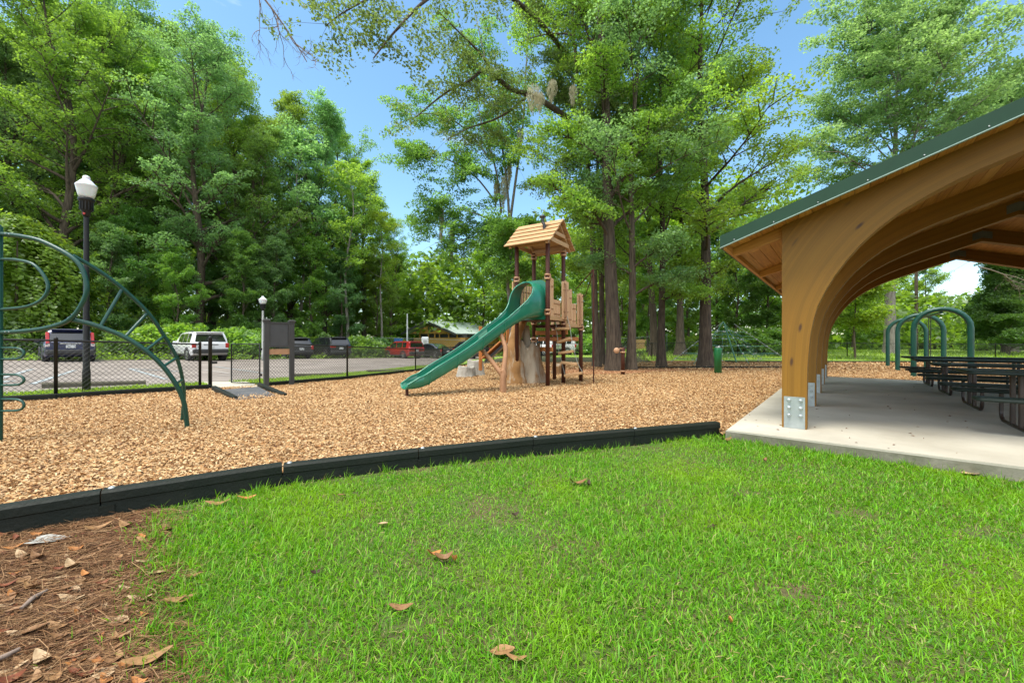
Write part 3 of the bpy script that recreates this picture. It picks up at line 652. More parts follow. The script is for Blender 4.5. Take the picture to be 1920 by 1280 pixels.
for mir in (0, 1):
    fx = (lambda s: WS-s) if mir else (lambda s: s)
    mb = MB(); nP = 27; wds = (3.648+.09)/nP
    for i in range(nP):
        a_, b_ = -.09+i*wds+.003, -.09+(i+1)*wds-.003
        cuts = [T0]+sorted(rnd.uniform(T0+.6, T1-.6) for _ in range(rnd.choice((1, 2, 2, 3))))+[T1]
        for j in range(len(cuts)-1):
            ta, tb = cuts[j]+.001, cuts[j+1]-.001; th = .035; dz = rnd.uniform(0, .0015)
            q = [PV(fx(s_), t_, zdeck(s_)+h_) for h_ in (dz, th) for t_ in (ta, tb) for s_ in (a_, b_)]
            uo = rnd.uniform(0, 40); vo = rnd.uniform(0, 9)
            us = [(ta+uo, vo), (ta+uo, vo+.14), (tb+uo, vo+.14), (tb+uo, vo)]
            mb.add(q, [(0, 1, 3, 2), (4, 6, 7, 5), (0, 2, 6, 4), (1, 5, 7, 3), (0, 4, 5, 1), (2, 3, 7, 6)], False, [us]*6)
    mb.build('ceiling_boards', M['deck_wood'], pav, fix=True)
    mb = MB(); q = [(fx(-.12), zdeck(-.12)+.036), (fx(3.65), zdeck(3.65)+.036), (fx(3.65), zdeck(3.65)+.075), (fx(-.12), zdeck(-.12)+.075)]
    mb.prism(q, lambda a, b_, t: PV(a, t, b_), T0+.002, T1-.002)
    for i in range(24):                                                    # standing seams
        t_ = T0+.25+i*.45
        if t_ < T1: mb.prism([(fx(-.12), zdeck(-.12)+.0755), (fx(3.63), zdeck(3.63)+.0755), (fx(3.63), zdeck(3.63)+.105), (fx(-.12), zdeck(-.12)+.105)], lambda a, b_, t: PV(a, t, b_), t_, t_+.02)
    mb.build('metal_roof', M['roof_green'], pav, fix=True)
    for t_, dirn in ((T0, -1), (T1, 1)):
        ta, tb = (t_-.035, t_-.002) if dirn < 0 else (t_+.002, t_+.035)
        mb = MB(); q = [(fx(-.125), zdeck(-.125)-.035), (fx(3.65), zdeck(3.65)-.035), (fx(3.65), zdeck(3.65)+.125), (fx(-.125), zdeck(-.125)+.125)]
        mb.prism(q, lambda a, b_, t: PV(a, t, b_), ta, tb); fa = mb.build('rake_trim', M['roof_green'], pav, fix=True)
        tc_, td_ = (ta-.012, tb) if dirn < 0 else (ta, tb+.012)
        MB().prism([(fx(-.125), zdeck(-.125)-.047), (fx(3.65), zdeck(3.65)-.047), (fx(3.65), zdeck(3.65)-.0365), (fx(-.125), zdeck(-.125)-.0365)], lambda a, b_, t: PV(a, t, b_), tc_, td_).build('drip_edge', M['trim_edge'], fa, fix=True)
        if dirn < 0 and not mir:
            for i in range(9):
                s_ = .05+i*.45; q = PV(s_, ta-.001, zdeck(s_)-.012)
                MB().lathe([(.009, 0), (.009, .003), (.005, .006), (0, .006)], M=Matrix.Translation(q) @ (-TU).to_track_quat('Z', 'Y').to_matrix().to_4x4(), n=6).build('trim_screw', M['bolt'], fa)
    mb = MB()                                                              # eave board and drip trim
    q = [(fx(-.088), zdeck(-.088)-.075), (fx(-.05), zdeck(-.05)-.075), (fx(-.05), zdeck(-.05)-.002), (fx(-.088), zdeck(-.088)-.002)]
    vs = [PV(s_, t_, z_) for t_ in (T0+.004, T1-.004) for s_, z_ in q]; us = [(0, 0), (0, .06), (10, .06), (10, 0)]
    mb.add(vs, [(0, 1, 2, 3), (7, 6, 5, 4), (0, 4, 5, 1), (3, 2, 6, 7), (0, 3, 7, 4), (1, 5, 6, 2)], False, [us]*6); mb.build('eave_board', M['deck_wood'], pav, fix=True)
    q = [(fx(-.135), zdeck(-.135)-.03), (fx(-.093), zdeck(-.09)-.03), (fx(-.093), zdeck(-.09)+.035), (fx(-.12), zdeck(-.12)+.034), (fx(-.12), zdeck(-.12)+.08), (fx(-.135), zdeck(-.135)+.08)]
    MB().prism(q, lambda a, b_, t: PV(a, t, b_), T0+.004, T1-.004).build('eave_trim', M['roof_green'], pav, fix=True)
# leaf bits blown on to the slab
mbx = MB()
for _ in range(110):
    s_, t_ = rnd.uniform(.05, 4.6), rnd.uniform(.06, 9) if rnd.random() < .7 else rnd.uniform(.05, 1.2)
    c = PV(s_, t_, SLAB+.003); a_ = rnd.uniform(0, 6.3); L = rnd.uniform(.008, .028); w_ = L*rnd.uniform(.25, .5)
    d1 = Vector((math.cos(a_), math.sin(a_), 0)); d2 = Vector((-d1.y, d1.x, 0)); up = Vector((0, 0, rnd.uniform(.001, .012)))
    mbx.add([c-d1*L, c-d2*w_+up, c+d1*L, c+d2*w_+up], [(0, 1, 2), (0, 2, 3)])
tag(mbx.build('leaf_litter', M['bark_bits']), 'small brown leaf scraps scattered over the pavilion slab', 'litter', kind='stuff')

# ------------------------------------------------------------------ picnic tables
def rounded(L, w_, r, n=5):
    pts = []
    for cx, cy_, a0 in ((L/2-r, w_/2-r, 0), (-L/2+r, w_/2-r, 90), (-L/2+r, -w_/2+r, 180), (L/2-r, -w_/2+r, 270)):
        for k in range(n+1): a = math.radians(a0+90*k/n); pts.append((cx+r*math.cos(a), cy_+r*math.sin(a)))
    return pts
def make_table(loc, rz, label):
    t = thing('picnic_table', (0, 0, 0), label, 'picnic table', 'picnic tables in a row under the pavilion')
    fn = lambda a, b_, z: Vector((a, b_, z))
    def slat_top(w_, z, nm, L, y0=0):
        mb = MB(); mb.prism([(a, b_+y0) for a, b_ in rounded(L, w_, .07)], fn, z-.012, z)
        rim = [Vector((a, b_+y0, z-.026)) for a, b_ in rounded(L-.01, w_-.01, .07)]
        mb.tube(rim, .024, 6, closed=True)
        return mb.build(nm, M['table_green'], t, fix=True)
    slat_top(.76, .77, 'tabletop', 2.44); 
    for y0 in (-.66, .66): slat_top(.27, .465, 'bench_seat', 2.44, y0)
    for x0 in (-.74, .74):
        mb = MB()
        for dy in (-.17, .17): mb.cyl((x0, dy, .03), (x0, dy, .735), .028, 10)
        mb.bar((x0, -.34, .735), (x0, .34, .735), .05, .03)
        mb.build('pedestal', M['table_leg'], t)
        mb = MB(); path = [(x0, -.66, .43), (x0, -.665, .25)]
        for k in range(7): a = math.radians(180+90*k/6); path.append((x0, -.54+.125*math.cos(a)*1., .16+.125*math.sin(a)))
        path += [(x0, 0, .035)]+[(p[0], -p[1], p[2]) for p in reversed(path)]
        mb.tube(path, .024, 8)
        for y0 in (-.66, .66): mb.bar((x0, y0-.11, .435), (x0, y0+.11, .435), .045, .02)
        mb.build('leg_tube', M['table_leg'], t)
    t.location = loc; t.rotation_euler = (0, 0, rz)
    return t
rz = math.atan2(SV.y, SV.x)
tlab = ['dark green picnic table closest to the lawn, only its end in the picture', 'second dark picnic table from the lawn under the pavilion', 'third dark picnic table from the lawn under the pavilion', 'last dark picnic table before the arched swing']
for k, t_ in enumerate((2.42, 4.75, 7.15, 9.35)):
    if k == 0: T = make_table(PV(3.68, t_, SLAB), rz, tlab[0])
    else:
        c = dup(T); c.location = PV(3.68, t_, SLAB); c['label'] = tlab[k]

# ------------------------------------------------------------------ green climber
cl = thing('arch_climber', W(-1, 832, 4.9)*1, 'green tubular playground climber with curved ladder and loop bars', 'climber')
cl.location.z = 0
def spline(pts, n=6):
    pts = [Vector(p) for p in pts]; out = []
    for i in range(len(pts)-1):
        p0, p1, p2, p3 = pts[max(i-1, 0)], pts[i], pts[i+1], pts[min(i+2, len(pts)-1)]
        for k in range(n):
            t = k/n; out.append(.5*((2*p1)+(-p0+p2)*t+(2*p0-5*p1+4*p2-p3)*t*t+(-p0+3*p1-3*p2+p3)*t**3))
    return out+[pts[-1]]
def pxs(l, Ys): return [W(a, b_, y_) for (a, b_), y_ in zip(l, Ys)]
YP = 4.9
mb = MB(); p = W(-3, 642, YP); mb.tube([(p.x, p.y, -.2), (p.x, p.y, 2.64), (p.x, p.y, 2.67)], [.038, .038, .016], 12); post_x = p.x
mb.build('post', M['green_tube'], cl)
big = [(-3, 438), (40, 443), (85, 455), (144, 490), (163, 536), (152, 573), (127, 601), (85, 615), (40, 621), (-3, 623)]
mb = MB(); mb.tube(spline(pxs(big, [YP+.02*i for i in (0, 1, 3, 5, 6, 6, 5, 3, 1, 0)])), .026, 10); mb.build('loop_rail', M['green_tube'], cl)
mb = MB(); sm = [(-3, 486), (30, 487), (66, 498), (90, 533), (80, 560), (48, 575), (-3, 580)]; mb.tube(spline(pxs(sm, [YP]*7)), .018, 8); mb.build('loop_rail', M['green_tube'], cl)
for y0, y1 in ((652, 673), (702, 722), (748, 770)):
    mb = MB(); m_ = (y0+y1)/2; mb.tube(spline(pxs([(-3, y0), (30, y0+.5), (41, y0+4), (45, m_), (41, y1-4), (30, y1-.5), (-3, y1)], [YP]*7)), .014, 8); mb.build('step_loop', M['green_tube'], cl)
r1 = pxs([(127, 598), (157, 604), (188, 613), (234, 632), (273, 657), (306, 687), (332, 724), (346, 759), (352, 803)], [5.02, 5.08, 5.15, 5.28, 5.4, 5.52, 5.62, 5.7, 5.77])
r2 = pxs([(136, 479), (184, 507), (230, 541), (278, 587), (308, 630), (332, 672), (343, 716), (345, 748), (340, 792)], [5.0, 5.2, 5.4, 5.62, 5.8, 5.95, 6.08, 6.16, 6.22])
r1[-1].z = r2[-1].z = -.1
mb = MB(); mb.tube(spline(r1), .030, 10); mb.build('ladder_rail', M['green_tube'], cl)
mb = MB(); mb.tube(spline(r2), .024, 10); mb.build('ladder_rail', M['green_tube'], cl)
for (a, ya), (b_, yb) in (((((188, 613)), 5.15), ((230, 541), 5.4)), (((234, 632), 5.28), ((277, 586), 5.62)), (((273, 657), 5.4), ((308, 630), 5.8)), (((306, 687), 5.52), ((331, 671), 5.95)), (((330, 719), 5.61), ((342, 712), 6.07))):
    mb = MB(); mb.cyl(W(*a, ya), W(*b_, yb), .019, 8); mb.build('rung', M['green_tube'], cl)
mb = MB()
for q in ((10, 438), (17, 439), (10, 622), (17, 622)):
    c = W(*q, YP-.03); mb.lathe([(.007, 0), (.005, .006), (0, .007)], M=Matrix.Translation(c) @ Vector((0, -1, 0)).to_track_quat('Z', 'Y').to_matrix().to_4x4(), n=8)
mb.build('rivet', M['galv'], cl)

# ------------------------------------------------------------------ lamp posts
M['lamp_glass'] = newmat('lamp_glass')[0]; bb = M['lamp_glass'].node_tree.nodes['Principled BSDF']
bb.inputs['Base Color'].default_value = (.86, .88, .88, 1); bb.inputs['Roughness'].default_value = .18; bb.inputs['Subsurface Weight'].default_value = .25; bb.inputs['Transmission Weight'].default_value = .25
M['pole_grey'] = mat('pole_grey', (.42, .43, .41), (.34, .35, .33), .6, 6, 4)
M['red_bit'] = mat('red_bit', (.45, .03, .02), (.4, .03, .02), .4, 6, 2)
def lamp(base, H, sc, label, pm, th=1.0):
    t = thing('street_lamp', base, label, 'lamp post', 'lamp posts round the parking lot'); x, y, z = base; r = sc*th
    MB().lathe([(.10*r, -.1), (.10*r, .5*sc), (.085*r, .55*sc), (.062*r, H-1.0*sc), (.06*r, H-.95*sc)], (x, y, z), 16).build('pole', pm, t)
    mb = MB(); zc = z+H-.95*sc
    mb.lathe([(.08*r, 0), (.095*r, .02*sc), (.10*r, .10*sc), (.14*r, .14*sc), (.155*r, .34*sc), (.20*r, .37*sc), (.20*r, .43*sc), (.15*r, .45*sc)], (x, y, zc), 20)
    for k in range(14):
        a = 2*PI*k/14; mb.box((x+.155*r*math.cos(a), y+.155*r*math.sin(a), zc+.25*sc), (.025*r, .025*r, .2*sc), a)
    mb.build('fitter', M['black_paint'], t)
    if th < 1: MB().box((x+.03, y-.08, zc+.05), (.05, .03, .05), bev=.01).build('photo_cell', M['red_bit'], t)
    MB().lathe([(.165*r, .44*sc), (.20*r, .50*sc), (.235*r, .62*sc), (.262*r, .72*sc), (.27*r, .735*sc), (.262*r, .75*sc), (.21*r, .79*sc), (.15*r, .85*sc), (.10*r, .885*sc), (.088*r, .90*sc), (.095*r, .925*sc), (.08*r, .965*sc), (.03*r, .985*sc), (0, .99*sc)], (x, y, zc), 24).build('globe', M['lamp_glass'], t)
    return t
q = GL(162, 735); lamp(q, EYE+(642-332)*q.y/F-q.z, 1.0, 'tall black lamp post with white acorn globe between climber and fence', M['black_paint'], .74)
q = Vector(((493-960)*26/F, 26, height((493-960)*26/F, 26))); lamp(q, EYE+(642-556)*26/F-q.z, .95, 'pale lamp post with small white globe behind the notice board', M['pole_grey'])

# ------------------------------------------------------------------ chain link fences
def fence(pts, H, name, label, wm, pm, sp=.105, wr=.0042, post_r=.032, rail=True, base=None, group=None, rails_z=None):
    P = [Vector((a, b_, height(a, b_) if base is None else base)) for a, b_ in pts]
    t = thing(name, P[0], label, 'fence', group)
    Hs = H if isinstance(H, (list, tuple)) else [H]*len(P)
    for q, h in zip(P, Hs): MB().lathe([(post_r, -.15), (post_r, h+.02), (post_r*1.15, h+.025), (post_r*1.1, h+.05), (post_r*.5, h+.075), (0, h+.08)], q, 10).build('post', pm, t)
    mr = MB(); mm = MB()
    for i in range(len(P)-1):
        a, b_ = P[i], P[i+1]; L = (b_-a).length; d = (b_-a)/L; up = Vector((0, 0, 1)); h0, h1 = Hs[i], Hs[i+1]
        mr.cyl(a+up*h0, b_+up*h1, .021, 8)
        nrm = Vector((-d.y, d.x, 0)).normalized()
        for dirn in (1, -1):
            k = -h0
            off = .0035*dirn
            while k < L:
                # wire from (k,0) to (k+h, h)
                u0, u1 = max(0, k), min(L, k+h0); v0, v1 = u0-k, u1-k
                if u1 > u0+.01:
                    if dirn < 0: ua, ub = L-u0, L-u1
                    else: ua, ub = u0, u1
                    p0 = a+(b_-a)*(ua/L)+up*(.04+v0*(lerp(h0, h1, ua/L)-.05)/h0)+nrm*off; p1 = a+(b_-a)*(ub/L)+up*(.04+v1*(lerp(h0, h1, ub/L)-.05)/h0)+nrm*off
                    mm.tube([p0, p1], wr, 3, cap=False)
                k += sp
        mr.cyl(a+up*.05, b_+up*.05, .006, 5)
    mr.build('rail', pm, t)
    o = mm.build('wire_mesh', wm, t)
    return t
fence([(-14.2, 3.6), (-11.8, 6.2), (-9.79, 8.55), (-8.42, 10.75)], [1.24, 1.24, 1.24, 1.2], 'chain_link_fence', 'black chain link fence between lamp post and gate', M['wire'], M['black_paint'])
gate_p = Vector((-8.28, 10.92, 0)); 
tpost = thing('gate_post', (-8.28, 10.93, height(-8.28, 10.93)), 'black post where the chain link gate closes beside the path', 'gate post')
MB().lathe([(.045, -.1), (.045, 1.36), (.05, 1.37), (.03, 1.42), (0, 1.43)], tpost.location, 12).build('post', M['black_paint'], tpost)
mb = MB(); mb.bar(tpost.location+Vector((.05, -.02, .7)), tpost.location+Vector((.16, .05, .7)), .04, .06); mb.build('latch', M['black_paint'], tpost)
# open gate leaf
ga, gb = Vector(((434-960)*12.0/F, 12.0)), Vector(((487-960)*11.65/F, 11.65))
gt = thing('chain_link_gate', (ga.x, ga.y, height(ga.x, ga.y)), 'black chain link gate leaf standing open beside the notice board', 'gate')
hz = height(ga.x, ga.y)+.06
def V3(p, z): return Vector((p.x, p.y, z))
mb = MB(); mb.tube([V3(ga, hz), V3(ga, hz+1.15), V3(gb, hz+1.15), V3(gb, hz)], .022, 8, closed=True); mb.build('gate_frame', M['black_paint'], gt)
mm = MB(); L = (gb-ga).length; d = (gb-ga)/L; k = -1.1
while k < L:
    u0, u1 = max(0, k), min(L, k+1.1)
    for dirn in (1, -1):
        ua, ub = (u0, u1) if dirn > 0 else (L-u0, L-u1)
        mm.tube([V3(ga+d*ua, hz+.02+(u0-k)), V3(ga+d*ub, hz+.02+(u1-k))], .0042, 3, cap=False)
    k += .105
mm.build('wire_mesh', M['wire'], gt)
mb = MB(); mb.box(V3(gb, hz+.25)+Vector((.03, 0, 0)), (.06, .05, .06)); mb.box(V3(gb, hz+1.0)+Vector((.03, 0, 0)), (.06, .05, .06)); mb.build('hinge', M['black_paint'], gt)
fence([(-7.28, 11.72), (-6.08, 14.7), (-4.75, 19.6), (-4.3, 24.6)], [1.26, 1.2, 1.08, 1.08], 'chain_link_fence', 'black chain link fence behind the slide, from notice board to trees', M['wire'], M['black_paint'], wr=.005)
fence([(-4.3, 24.65), (-1.2, 26.2), (2, 27.2), (6, 27.8), (9.9, 28.2), (13.5, 28.5), (16.2, 28.6)], 1.15, 'chain_link_fence', 'black chain link fence running behind the big tree trunks', M['wire'], M['black_paint'], sp=.2, wr=.005)
fence([(16.3, 28.6), (19.9, 29), (24.9, 29.6), (30.5, 30), (36.4, 30), (42, 30)], .98, 'chain_link_fence', 'black chain link fence at the far grass beyond the swing', M['wire'], M['black_paint'], sp=.2, wr=.005)
fence([(-13.6, 41.5), (-9.3, 44), (-5.5, 46.5)], 1.9, 'chain_link_fence', 'grey green chain link fence far behind the red car', M['grey_wire'], M['grey_wire'], sp=.3, wr=.006)
fence([(7.4, 34.5), (10.5, 35.2), (13.8, 35.5)], 1.5, 'chain_link_fence', 'galvanised chain link fence seen between the tree trunks', M['grey_wire'], M['grey_wire'], sp=.3, wr=.006)

# border timbers at the foot of the fences
def timber_row(pts, lab, group, h=.16, seg=2.44):
    acc = []
    for i in range(len(pts)-1):
        a, b_ = Vector((*pts[i], 0)), Vector((*pts[i+1], 0)); n = max(1, round((b_-a).length/seg))
        for k in range(n): acc.append((a.lerp(b_, k/n), a.lerp(b_, (k+1)/n)))
    for a, b_ in acc:
        a.z = height(a.x, a.y)-.05; b_.z = height(b_.x, b_.y)-.05
        timber(a, b_, lab, group, h, cap=False)
grp = 'border timbers along the fence'
timber_row([(-11.7, 6.15), (-9.69, 8.47), (-8.2, 10.86)], 'dark border timber at the foot of the fence beside the lamp post', 'border timbers by the lamp post')
timber_row([(-7.15, 11.65), (-5.95, 14.65), (-4.62, 19.6), (-4.2, 24.2)], 'dark border timber at the foot of the fence behind the slide', 'border timbers behind the slide')
timber_row([(13, 24.25), (20, 24.1), (34, 24.0)], 'dark border timber along the chips beyond the swing', 'border timbers beyond the swing')
timber_row([(5.4, 18.6), (13.4, 19.0)], 'black border timber between the big tree trunks', 'border timbers between the trunks', .14)
# ramp at the gate
rm = thing('access_ramp', G(470, 736), 'dark rubber ramp with side timbers leading from the gate into the chips', 'ramp')
q = [G(417, 730, .05), G(484, 724.5, .05), G(519, 742, .01), G(443, 750, .01)]
mb = MB(); lo = [Vector((p.x, p.y, -.12)) for p in q]; mb.add(q+lo, [(0, 1, 2, 3), (0, 4, 5, 1), (1, 5, 6, 2), (2, 6, 7, 3), (3, 7, 4, 0)]); mb.build('ramp_mat', M['rubber'], rm, fix=True)
for a, b_ in (((401, 729), (441, 748)), ((486, 723), (534, 742))):
    A, B = G(*a, .03), G(*b_, .0); A.z = .05; B.z = .0
    mb = MB(); mb.bar(A, B, .1, .13, bev=.015); mb.build('side_timber', M['green_timber'], rm)
# wheel stops
for a, b_, lb in (((78, 727), (273, 719), 'long mossy concrete wheel stop behind the lamp post'), ((549, 707), (643, 703), 'mossy wheel stop behind the notice board fence'), ((689, 699), (756, 696), 'mossy wheel stop beside the end of the slide')):
    A, B = GL(*a), GL(*b_); d = (B-A).normalized(); n = Vector((-d.y, d.x, 0)); L = (B-A).length
    t = tag(MB().prism([(-.1, -.02), (-.085, .1), (-.05, .135), (.05, .135), (.085, .1), (.1, -.02)], lambda p_, z_, s_: A+d*s_+n*p_+Vector((0, 0, z_+(B.z-A.z)*s_/L)), 0, L).build('wheel_stop', M['wheel_stop'], fix=True), lb, 'wheel stop', 'wheel stops')
# notice board
kb = thing('notice_board', (-7.1, 11.75, 0), 'dark grey blank notice board on two capped posts by the gate', 'notice board')
ka, kc = Vector(((499.5-960)*11.6/F, 11.6, 0)), Vector(((547-960)*12.05/F, 12.05, 0)); d = (kc-ka); ang = math.atan2(d.y, d.x); mid = (ka+kc)/2
for q, tp in ((ka, 597), (kc, 599)):
    zt = EYE+(642-tp)*q.y/F
    mb = MB(); mb.box((q.x, q.y, (zt-.12-.2)/2), (.125, .125, zt-.12+.2), ang, bev=.006); po = mb.build('post', M['kiosk'], kb)
    mb = MB(); mb.box((q.x, q.y, zt-.10), (.16, .16, .045), ang, bev=.006); mb.box((q.x, q.y, zt-.06), (.19, .19, .04), ang, bev=.01); mb.box((q.x, q.y, zt-.025), (.14, .14, .03), ang, bev=.012); mb.build('post_cap', M['kiosk'], po)
Lk = d.length-.125
mb = MB(); mb.box((mid.x, mid.y, 1.455), (Lk, .06, .74), ang); bo = mb.build('board', M['kiosk_board'], kb)
nb = Vector((math.sin(ang), -math.cos(ang), 0)); ex_ = d.normalized()
mb = MB()
for z_ in (1.80, 1.11): mb.box((mid.x+nb.x*.035, mid.y+nb.y*.035, z_), (Lk, .05, .05), ang)
for s_ in (-1, 1): q = mid+ex_*s_*(Lk/2-.02)+nb*.035; mb.box((q.x, q.y, 1.455), (.04, .049, .64), ang)
mb.build('board_frame', M['kiosk'], bo)
mb = MB(); mb.box((mid.x, mid.y, .95), (Lk, .03, .16), ang); mb.build('lower_board', M['tan_collar'], kb)
# ------------------------------------------------------------------ play tower with slide
TC = Vector((.846, 11.86, 0)); E1 = Vector((.841, -.541, 0)); E2v = Vector((.541, .841, 0))
def TP(a, b_, z): p = TC+E1*a+E2v*b_; return Vector((p.x, p.y, z))
ang1 = math.atan2(E1.y, E1.x)
tw = thing('play_tower', TC, 'wooden roofed play tower with green slide, brown posts and tree stump base', 'play tower')
DK = 1.95; hf = .51
def post(a, b_, z1, r=.062, z0=-.2):
    mb = MB(); mb.lathe([(r, z0), (r, z1-.01), (r*.8, z1)], TP(a, b_, 0), 14); o = mb.build('post', M['brown_post'], tw); return o
def collar(par, a, b_, z, r=.062):
    mb = MB(); p = TP(a, b_, 0)
    for dz in (-.055, .055): mb.lathe([(r+.003, z+dz-.028), (r+.028, z+dz-.024), (r+.028, z+dz+.024), (r+.003, z+dz+.028)], p, 14)
    q = TP(a+.11*(1 if a < 0 else -1)*0+.0, b_, z); mb.box(q+E2v*-.0, (.2, .05, .09), ang1, bev=.01)
    mb.build('collar', M['tan_collar'], par)
for a, b_, z1, cz in ((-hf, -hf, 4.02, (DK+.1, 3.06)), (hf, -hf, 4.02, (DK+.12, 3.06)), (-hf, hf, 4.02, (DK-.1, 1.3, 3.9)), (hf, hf, 4.0, (DK-.12, 3.9))):
    o = post(a, b_, z1)
    for z in cz: collar(o, a, b_, z)
for a, b_, z1 in ((.72, 1.34, 1.80), (-.25, 1.42, 1.80), (-1.35, .95, 1.25), (-1.3, .1, 1.2)):
    o = post(a, b_, z1); collar(o, a, b_, z1-.12)
def slab_(pts, z0, z1, nm, m):
    mb = MB(); n = len(pts); vs = [TP(a, b_, z0) for a, b_ in pts]+[TP(a, b_, z1) for a, b_ in pts]
    mb.add(vs, [tuple(range(n)), tuple(range(n, 2*n))]+[(i, (i+1) % n, n+(i+1) % n, n+i) for i in range(n)]); return mb.build(nm, m, tw, fix=True)
slab_([(-.47, -.47), (.47, -.47), (.47, .47), (-.47, .47)], DK-.1, DK, 'deck', M['brown_post'])
slab_([(.5, -.44), (.55, -.44), (.55, .46), (.5, .46)], DK-.09, DK+.02, 'deck_edge', M['tan_plank'])
slab_([(-.45, .53), (.5, .53), (.68, 1.3), (-.2, 1.36)], 1.68, 1.77, 'deck', M['brown_post'])
slab_([(.53, .56), (.58, .55), (.76, 1.30), (.71, 1.31)], 1.69, 1.79, 'deck_edge', M['tan_plank'])
slab_([(-1.3, .15), (-.55, .0), (-.55, .55), (-1.3, .9)], 1.02, 1.12, 'deck', M['brown_post'])
for z_, (p, q) in ((1.52, ((-.45, .5), (.6, .62))), (1.33, ((-.4, .55), (.66, 1.28))), (1.02, ((-.45, .5), (.45, -.1)))):
    mb = MB(); mb.bar(TP(*p, z_), TP(*q, z_), .06, .13, bev=.008); mb.build('beam', M['orange_plank'], tw)
def slats(pts, z0, z1, wd, nm='guard_panel', m='tan_slat_lit', th=.035, top=True):
    """upright boards standing at the given (a,b) points"""
    mb = MB()
    for i, (a, b_, dz) in enumerate(pts):
        d = (Vector(pts[min(i+1, len(pts)-1)][:2])-Vector(pts[max(i-1, 0)][:2]))
        dd = (E1*d.x+E2v*d.y); an = math.atan2(dd.y, dd.x) if dd.length > 1e-6 else ang1
        mb.box(TP(a, b_, (z0+z1+dz)/2), (wd, th, z1+dz-z0), an, bev=.008)
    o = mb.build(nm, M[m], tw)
    if top and len(pts) > 1:
        mb = MB()
        for zz in (lerp(z0, z1, .2), lerp(z0, z1, .78)): mb.cyl(TP(*pts[0][:2], zz)+E1*.03, TP(*pts[-1][:2], zz)+E1*.03, .014, 6)
        mb.build('cross_rail', M['tan_collar'], o)
    return o
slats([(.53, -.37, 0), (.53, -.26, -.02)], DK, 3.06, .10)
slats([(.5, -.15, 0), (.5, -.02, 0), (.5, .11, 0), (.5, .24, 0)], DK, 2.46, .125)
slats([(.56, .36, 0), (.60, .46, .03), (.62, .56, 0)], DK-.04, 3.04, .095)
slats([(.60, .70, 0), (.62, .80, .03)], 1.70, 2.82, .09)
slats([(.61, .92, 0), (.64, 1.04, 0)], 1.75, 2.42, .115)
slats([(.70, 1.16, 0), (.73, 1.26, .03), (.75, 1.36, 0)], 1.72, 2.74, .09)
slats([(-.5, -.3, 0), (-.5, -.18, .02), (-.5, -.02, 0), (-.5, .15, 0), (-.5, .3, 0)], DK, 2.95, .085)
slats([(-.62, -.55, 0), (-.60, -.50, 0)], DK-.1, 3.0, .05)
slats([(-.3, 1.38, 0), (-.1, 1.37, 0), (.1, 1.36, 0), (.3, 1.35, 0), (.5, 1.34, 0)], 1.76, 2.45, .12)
for (a, b_, z0, z1) in ((.60, .42, DK+.02, 2.96), (.73, 1.19, 1.78, 2.68)):
    mb = MB(); mb.tube(spline([TP(a, b_, z0), TP(a+.05, b_-.02, z0+.08), TP(a+.05, b_-.02, z1-.1), TP(a+.02, b_-.01, z1), TP(a-.02, b_, z1+.01)], 5), .018, 8); mb.build('hand_rail', M['tan_collar'], tw)
# roof
rf = MB(); n_ = 5; EV, EZ, RZ = .80, 4.0, 4.76
slope = math.hypot(EV, RZ-EZ); 
def roof_pt(side, f, a, h=0):      # f 0 eave .. 1 ridge
    nb_, nz_ = (RZ-EZ)/slope*-side*-1, EV/slope
    return TP(a, side*EV*(1-f)+side*(RZ-EZ)/slope*h, EZ+(RZ-EZ)*f+nz_*h)
for side in (-1, 1):
    for i in range(n_):
        f0, f1 = i/n_-.015, (i+1)/n_+.01
        h0, h1 = .035, .004
        q = [roof_pt(side, f, a, h) for a in (-.76+.01*(i % 2), .76-.012*(i % 2)) for (f, h) in ((f0, h0-.03), (f1, h1-.03+.0), (f1, h1), (f0, h0))]
        rf.add(q, [(0, 1, 2, 3), (7, 6, 5, 4), (0, 4, 5, 1), (1, 5, 6, 2), (2, 6, 7, 3), (3, 7, 4, 0)])
roof = rf.build('roof', M['tan_plank'], tw, fix=True)
mb = MB()
for a in (-.6, .6):
    for side in (-1, 1): mb.bar(roof_pt(side, .02, a, -.07), roof_pt(side, .99, a, -.07), .06, .08, up=tuple(E1))
    for z_, hh in ((4.10, .12), (4.33, .10)):
        wv = EV*(1-(z_-EZ)/(RZ-EZ))-.12; aa = a+(.045 if a > 0 else -.045)
        mb.bar(TP(aa, -wv, z_), TP(aa, wv, z_), .03, hh)
mb.bar(TP(-.58, 0, RZ-.09), TP(.58, 0, RZ-.09), .05, .08)
for side in (-1, 1): mb.bar(TP(-.58, side*.51, 4.04), TP(.58, side*.51, 4.04), .05, .1)
mb.build('roof_frame', M['tan_plank'], roof)
mb = MB(); p = roof_pt(-1, .62, .30, 0); mb.tube(spline([p+Vector((0, 0, -.05)), p+Vector((-.01, -.01, .12)), p+Vector((-.05, .03, .22)), p+Vector((-.05, .03, .33))], 4), .045, 10)
q = p+Vector((-.05, .03, .33)); mb.lathe([(.05, 0), (.095, .015), (.095, .05), (.04, .09), (0, .095)], q, 12); mb.build('chimney', M['black_metal'], roof)
